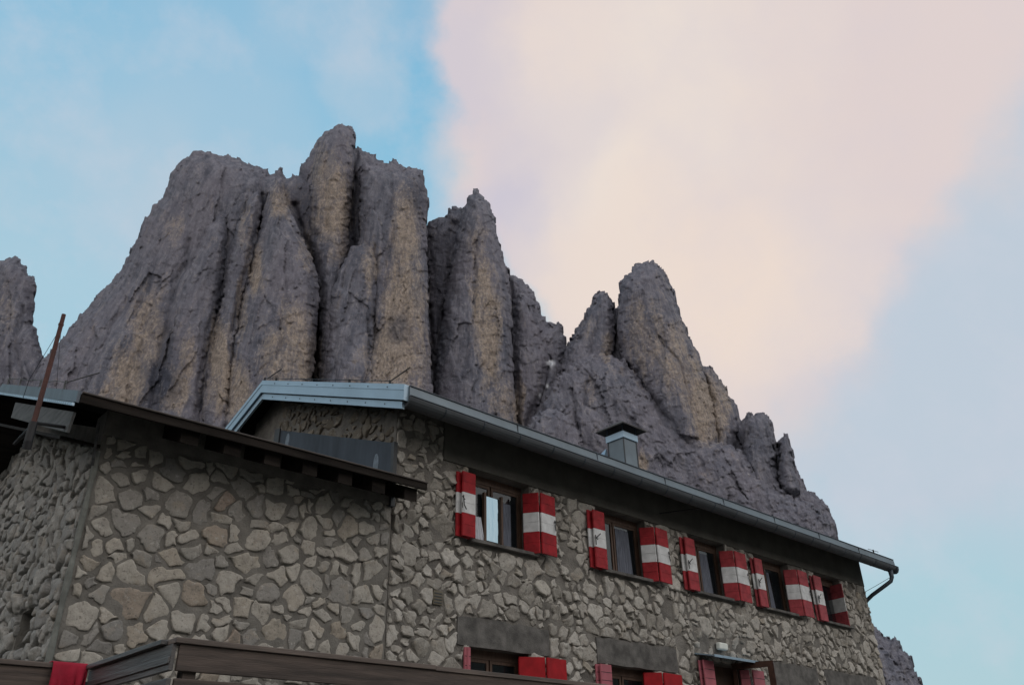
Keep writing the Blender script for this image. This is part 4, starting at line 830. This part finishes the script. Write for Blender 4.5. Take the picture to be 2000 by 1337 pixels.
for i, (w, s) in enumerate(zip(WIN, SH)):
    f = fade[i]; rc = tuple(a * (1 - f) + b_ * f for a, b_ in zip((.38, .017, .024), (.42, .095, .11)))
    rm = mat('shutter_red', rc, .6, 0, .2, 7, .001, 30); rm.node_tree.nodes['Principled BSDF'].inputs['Specular IOR Level'].default_value = .2; ms = [rm, M_white, M_iron]
    zt, zb = 4.79, 3.725
    window(i, w[0], w[1], w[2], w[3], (9.02, 9.36, 3.86, 4.62) if i == 0 else ((14.83, 14.87, 3.85, 4.6) if i == 2 else None),
           [[(8.62, 9.02, 4.22, .25), (9.40, 9.66, 4.6, 0)], [(11.70, 12.05, 4.35, .75), (12.46, 12.92, 4.72, .12)], [(14.55, 14.8, 4.0, .6), (15.25, 15.62, 4.7, .2)], [(17.25, 17.72, 4.76, .1), (17.9, 18.1, 4.7, .4)], [(19.95, 20.3, 4.7, .2)]][i])
    b = MB(); n = 14; rd = random.Random(i); xs = np.linspace(w[0] - .02, w[1] + .12, n + 1); th = [.05 + rd.uniform(-.006, .006) for _ in xs]
    for k in range(n): b.hexa([(xs[k], 9.89, w[2] - th[k]), (xs[k + 1], 9.89, w[2] - th[k + 1]), (xs[k + 1], 10.2, w[2] - th[k + 1]), (xs[k], 10.2, w[2] - th[k]), (xs[k], 9.89, w[2]), (xs[k + 1], 9.89, w[2]), (xs[k + 1], 10.2, w[2] + .002), (xs[k], 10.2, w[2] + .002)])
    par(b.build('sill', M_conc2), hut)
    L0, La, Lb, Ri, Rr, Re = s
    shutter([(L0, 9.93, L0 + .33, 9.95), (La, 9.86, Lb, 9.865)], zb, zt, B3, ms, 0, (La - .005, (zb + zt) / 2 + .0, 0 if i == 0 else 1))
    if Re: shutter([(Ri, 10.06, Rr - .012, 9.82), (Rr + .012, 9.82, Re, 9.85)], zb, zt, B3, ms, 0, (Re - .05, (zb + zt) / 2 + .0, 2))
    else: shutter([(21.0, 10.33, 20.93, 9.88)], zb + .03, zt + .02, B3, ms)
rl = mat('low_shutter_red', (.38, .011, .017), .6, 0, .15, spec=.2); pk = mat('pale_planked_red', (.44, .12, .15), .7, 0, .12, 4)
BR = [(1., 0)]
for (w, Ls, Rs, m2) in ((LOW[0], (8.43, 9.93, 8.52, 10.02), ((9.62, 10.08, 10.00, 9.86), (10.03, 9.86, 10.50, 9.88)), rl), (LOW[1], (11.36, 9.90, 11.66, 9.91), ((12.75, 10.08, 13.02, 9.86), (13.05, 9.86, 13.62, 9.88)), rl)):
    shutter([(Ls[0] - .04, 9.965, Ls[2], 9.975), Ls], 1.04, 2.09, BR, [pk, M_white, M_iron], 7)
    shutter(list(Rs), 1.04, 2.07, BR, [rl, M_white, M_iron])['label'] = 'plain bright red shutter without a white band'
    window(9, *w, None, [])
# door with sheet canopy, planked shutters and an opened wooden screen frame
b = MB(); b.hexa([(14.30, 9.55, 2.43), (16.25, 9.55, 2.43), (16.25, 10.0, 2.52), (14.30, 10.0, 2.52), (14.30, 9.55, 2.45), (16.25, 9.55, 2.45), (16.25, 10.0, 2.545), (14.30, 10.0, 2.545)])
b.box(14.30, 16.25, 9.53, 9.55, 2.415, 2.46); par(b.build('door_canopy', M_zincb), hut)
shutter([(14.30, 9.93, 14.42, 9.95), (14.34, 9.86, 14.70, 9.87)], .1, 2.40, BR, [pk, M_white, M_iron], 13)
shutter([(15.82, 10.0, 15.95, 9.86), (15.96, 9.80, 16.40, 9.82)], .1, 2.34, BR, [pk, M_white, M_iron], 13)
b = MB(); fr0, fr1 = Vector((15.10, 9.50, 0)), Vector((16.05, 9.32, 0)); 
fr0 = Vector((15.55, 9.98, 0)); fr1 = Vector((15.86, 9.22, 0)); d = (fr1 - fr0).normalized(); nn = Vector((-d.y, d.x, 0)) * .03
def bar(b, p, q, z0, z1):
    b.hexa([p - nn + Vector((0, 0, z0)), q - nn + Vector((0, 0, z0)), q + nn + Vector((0, 0, z0)), p + nn + Vector((0, 0, z0)), p - nn + Vector((0, 0, z1)), q - nn + Vector((0, 0, z1)), q + nn + Vector((0, 0, z1)), p + nn + Vector((0, 0, z1))])
bar(b, fr0, fr1, 2.33, 2.44); bar(b, fr1 - d * .12, fr1, .1, 2.33); bar(b, fr0, fr0 + d * .08, .1, 2.33); bar(b, fr0 + d * .08, fr1 - d * .12, .1, .22); bar(b, fr0 + d * .08, fr1 - d * .12, 1.1, 1.18)
par(b.build('door_screen_frame', mat('dark_red_brown_wood', (.065, .03, .02), .6, 0, .2, 8, spec=.2)), hut)
b = MB(); b.box(14.72, 16.0, 10.22, 10.27, 0, 2.4); par(b.build('door', M_brown), hut)
# little iron vent grate between the buildings' stones
b = MB(); b.box(7.80, 7.97, 9.965, 10.0, 2.64, 2.84)
v = par(b.build('vent_grate', mat('tan_vent', (.16, .14, .10), .8)), hut)
b = MB()
for k in range(4): b.box(7.815, 7.955, 9.958, 9.965, 2.66 + k * .045, 2.675 + k * .045)
s = b.build('grate_slats', M_seam); s.parent = v
b = MB(); b.tube([(14.75, 9.19, 5.44), (14.2, 9.45, 5.28), (13.55, 9.9, 5.16)], .013, 6); par(b.build('bracket_rod', M_iron), hut)
# wall lamp
lamp = thing('wall_lamp', 'small white box lamp fixed on the stone wall above the door canopy', 'lamp', (15.2, 10, 2.7))
b = MB(); b.box(15.03, 15.33, 9.86, 9.97, 2.66, 2.80); par(b.build('lamp_box', M_lampw, None, False, .03), lamp)
b = MB(); b.box(15.06, 15.30, 9.97, 10.0, 2.68, 2.78); par(b.build('mounting_plate', M_conc2), lamp)

# ------------------------------------------------------------------ rusty pole
pole = thing('rusty_pole', 'thin rusty steel pole leaning over the annex verge at left', 'pole', (1.9, 9.5, 3.6))
b = MB(); p0, p1 = Vector((1.90, 9.5, 3.60)), Vector((1.902, 9.545, 5.105)); b.tube([p0, p0.lerp(p1, .5) + Vector((.004, 0, 0)), p1], [.029, .026, .023], 12)
b.tube([p0.lerp(p1, .9), p0.lerp(p1, .915)], .029, 12); par(b.build('shaft', M_rust, None, False), pole)
b = MB(); b.tube([(1.90, 9.52, 3.66), (1.86, 9.75, 3.60), (1.83, 9.8, 3.54)], [.035, .022, .015], 8); b.tube([(1.90, 9.5, 3.72), (1.90, 9.5, 3.50), (1.91, 9.52, 3.42)], .045, 10); b.tube([(1.9, 9.5, 3.72), (2.24, 9.62, 3.80)], .02, 8)
par(b.build('bracket', M_iron), pole)
b = MB(); b.tube([(1.902, 9.545, 5.0), (2.22, 10.4, 4.55)], .0025, 5); b.tube([(1.902, 9.545, 4.9), (1.85, 10.1, 4.45), (1.88, 10.3, 4.3)], .003, 5)
par(b.build('guy_wire', M_iron), pole)

# ------------------------------------------------------------------ terrace railing
rail = thing('plank_railing', 'weathered dark plank railing stepping round the terrace below the annex', 'railing', (2.29, 5.6, 0))
rd = random.Random(3)
def plank_x(b, x0, x1, y, th, z0, z1): b.box(x0, x1, y, y + th, z0, z1)
def addp(name, fn, m, bev=.004):
    b = MB(); fn(b); return par(b.build(name, m, None, False, bev), rail)
addp('top_rail', lambda b: b.box(2.262, 4.40, 5.565, 5.70, .965, 1.0), M_plankcap); addp('top_rail', lambda b: b.box(4.404, 6.52, 5.57, 5.705, .960, .996), M_plankcap)
for (a, c, x0, x1) in ((.80, .962, 2.30, 6.50), (.575, .755, 2.30, 6.50), (.36, .54, 2.3, 6.5), (.12, .30, 2.3, 6.5)): addp('plank', lambda b: plank_x(b, x0, x1, 5.585, .03, a, c), M_plank)
for x in (2.36, 3.75, 5.1, 6.38): addp('post', lambda b: b.box(x, x + .09, 5.617, 5.71, 0, .962), M_plank)
addp('top_rail', lambda b: b.box(2.22, 2.30, 5.71, 7.10, .968, 1.0), M_planks2)
for (a, c) in ((.80, .962), (.575, .755), (.36, .54), (.12, .30)): addp('plank', lambda b: b.box(2.255, 2.285, 5.60, 7.10, a, c), M_planks2)
for (a, c) in ((.85, .958), ): addp('moulding', lambda b: b.box(2.243, 2.255, 5.60, 7.10, a - .01, a + .035), M_planks2)
addp('top_rail', lambda b: b.box(-4, 2.215, 7.10, 7.22, .965, 1.0), M_plankcap)
for (a, c) in ((.80, .962), (.60, .785), (.36, .58), (.12, .30)): addp('plank', lambda b: b.box(-4, 2.23, 7.12, 7.15, a, c), M_plank)
for x in (-3.9, -2.4, -.9, .6, 2.05): addp('post', lambda b: b.box(x, x + .09, 7.152, 7.24, 0, .962), M_plank)
# red towel over the left railing
def towel():
    nx, ny = 40, 40; vs = []; x0, x1 = 1.985, 2.235
    for j in range(ny + 1):
        t = j / ny
        for i in range(nx + 1):
            s = i / nx; x = x0 + (x1 - x0) * s
            if t < .12: q = t / .12; y, z = 7.225 - .13 * q, 1.006 + .004 * math.sin(q * 3)
            else:
                q = (t - .12) / .88; z = 1.004 - .62 * q; y = 7.088 - .012 * min(1, q * 8)
                fold = .016 * math.sin(s * 9 + 1.2 * q) + .014 * math.sin(s * 17 - 3 * q + 1); diag = .020 * math.exp(-((s - .12 - .5 * q) / .05) ** 2) + .022 * math.exp(-((s - .95 + .6 * q) / .06) ** 2)
                y -= (abs(fold) + diag) * min(1, q * 4); x += .01 * math.sin(q * 5 + s * 2) * q
            vs.append((x, y, z))
    fs = [(j * (nx + 1) + i, j * (nx + 1) + i + 1, (j + 1) * (nx + 1) + i + 1, (j + 1) * (nx + 1) + i) for j in range(ny) for i in range(nx)]
    o = mesh_obj('towel', vs, fs, M_tow, None, True); s = o.modifiers.new('solid', 'SOLIDIFY'); s.thickness = .006
    tag(o, 'crimson red towel hung over the left stretch of the plank railing', 'towel')
towel()
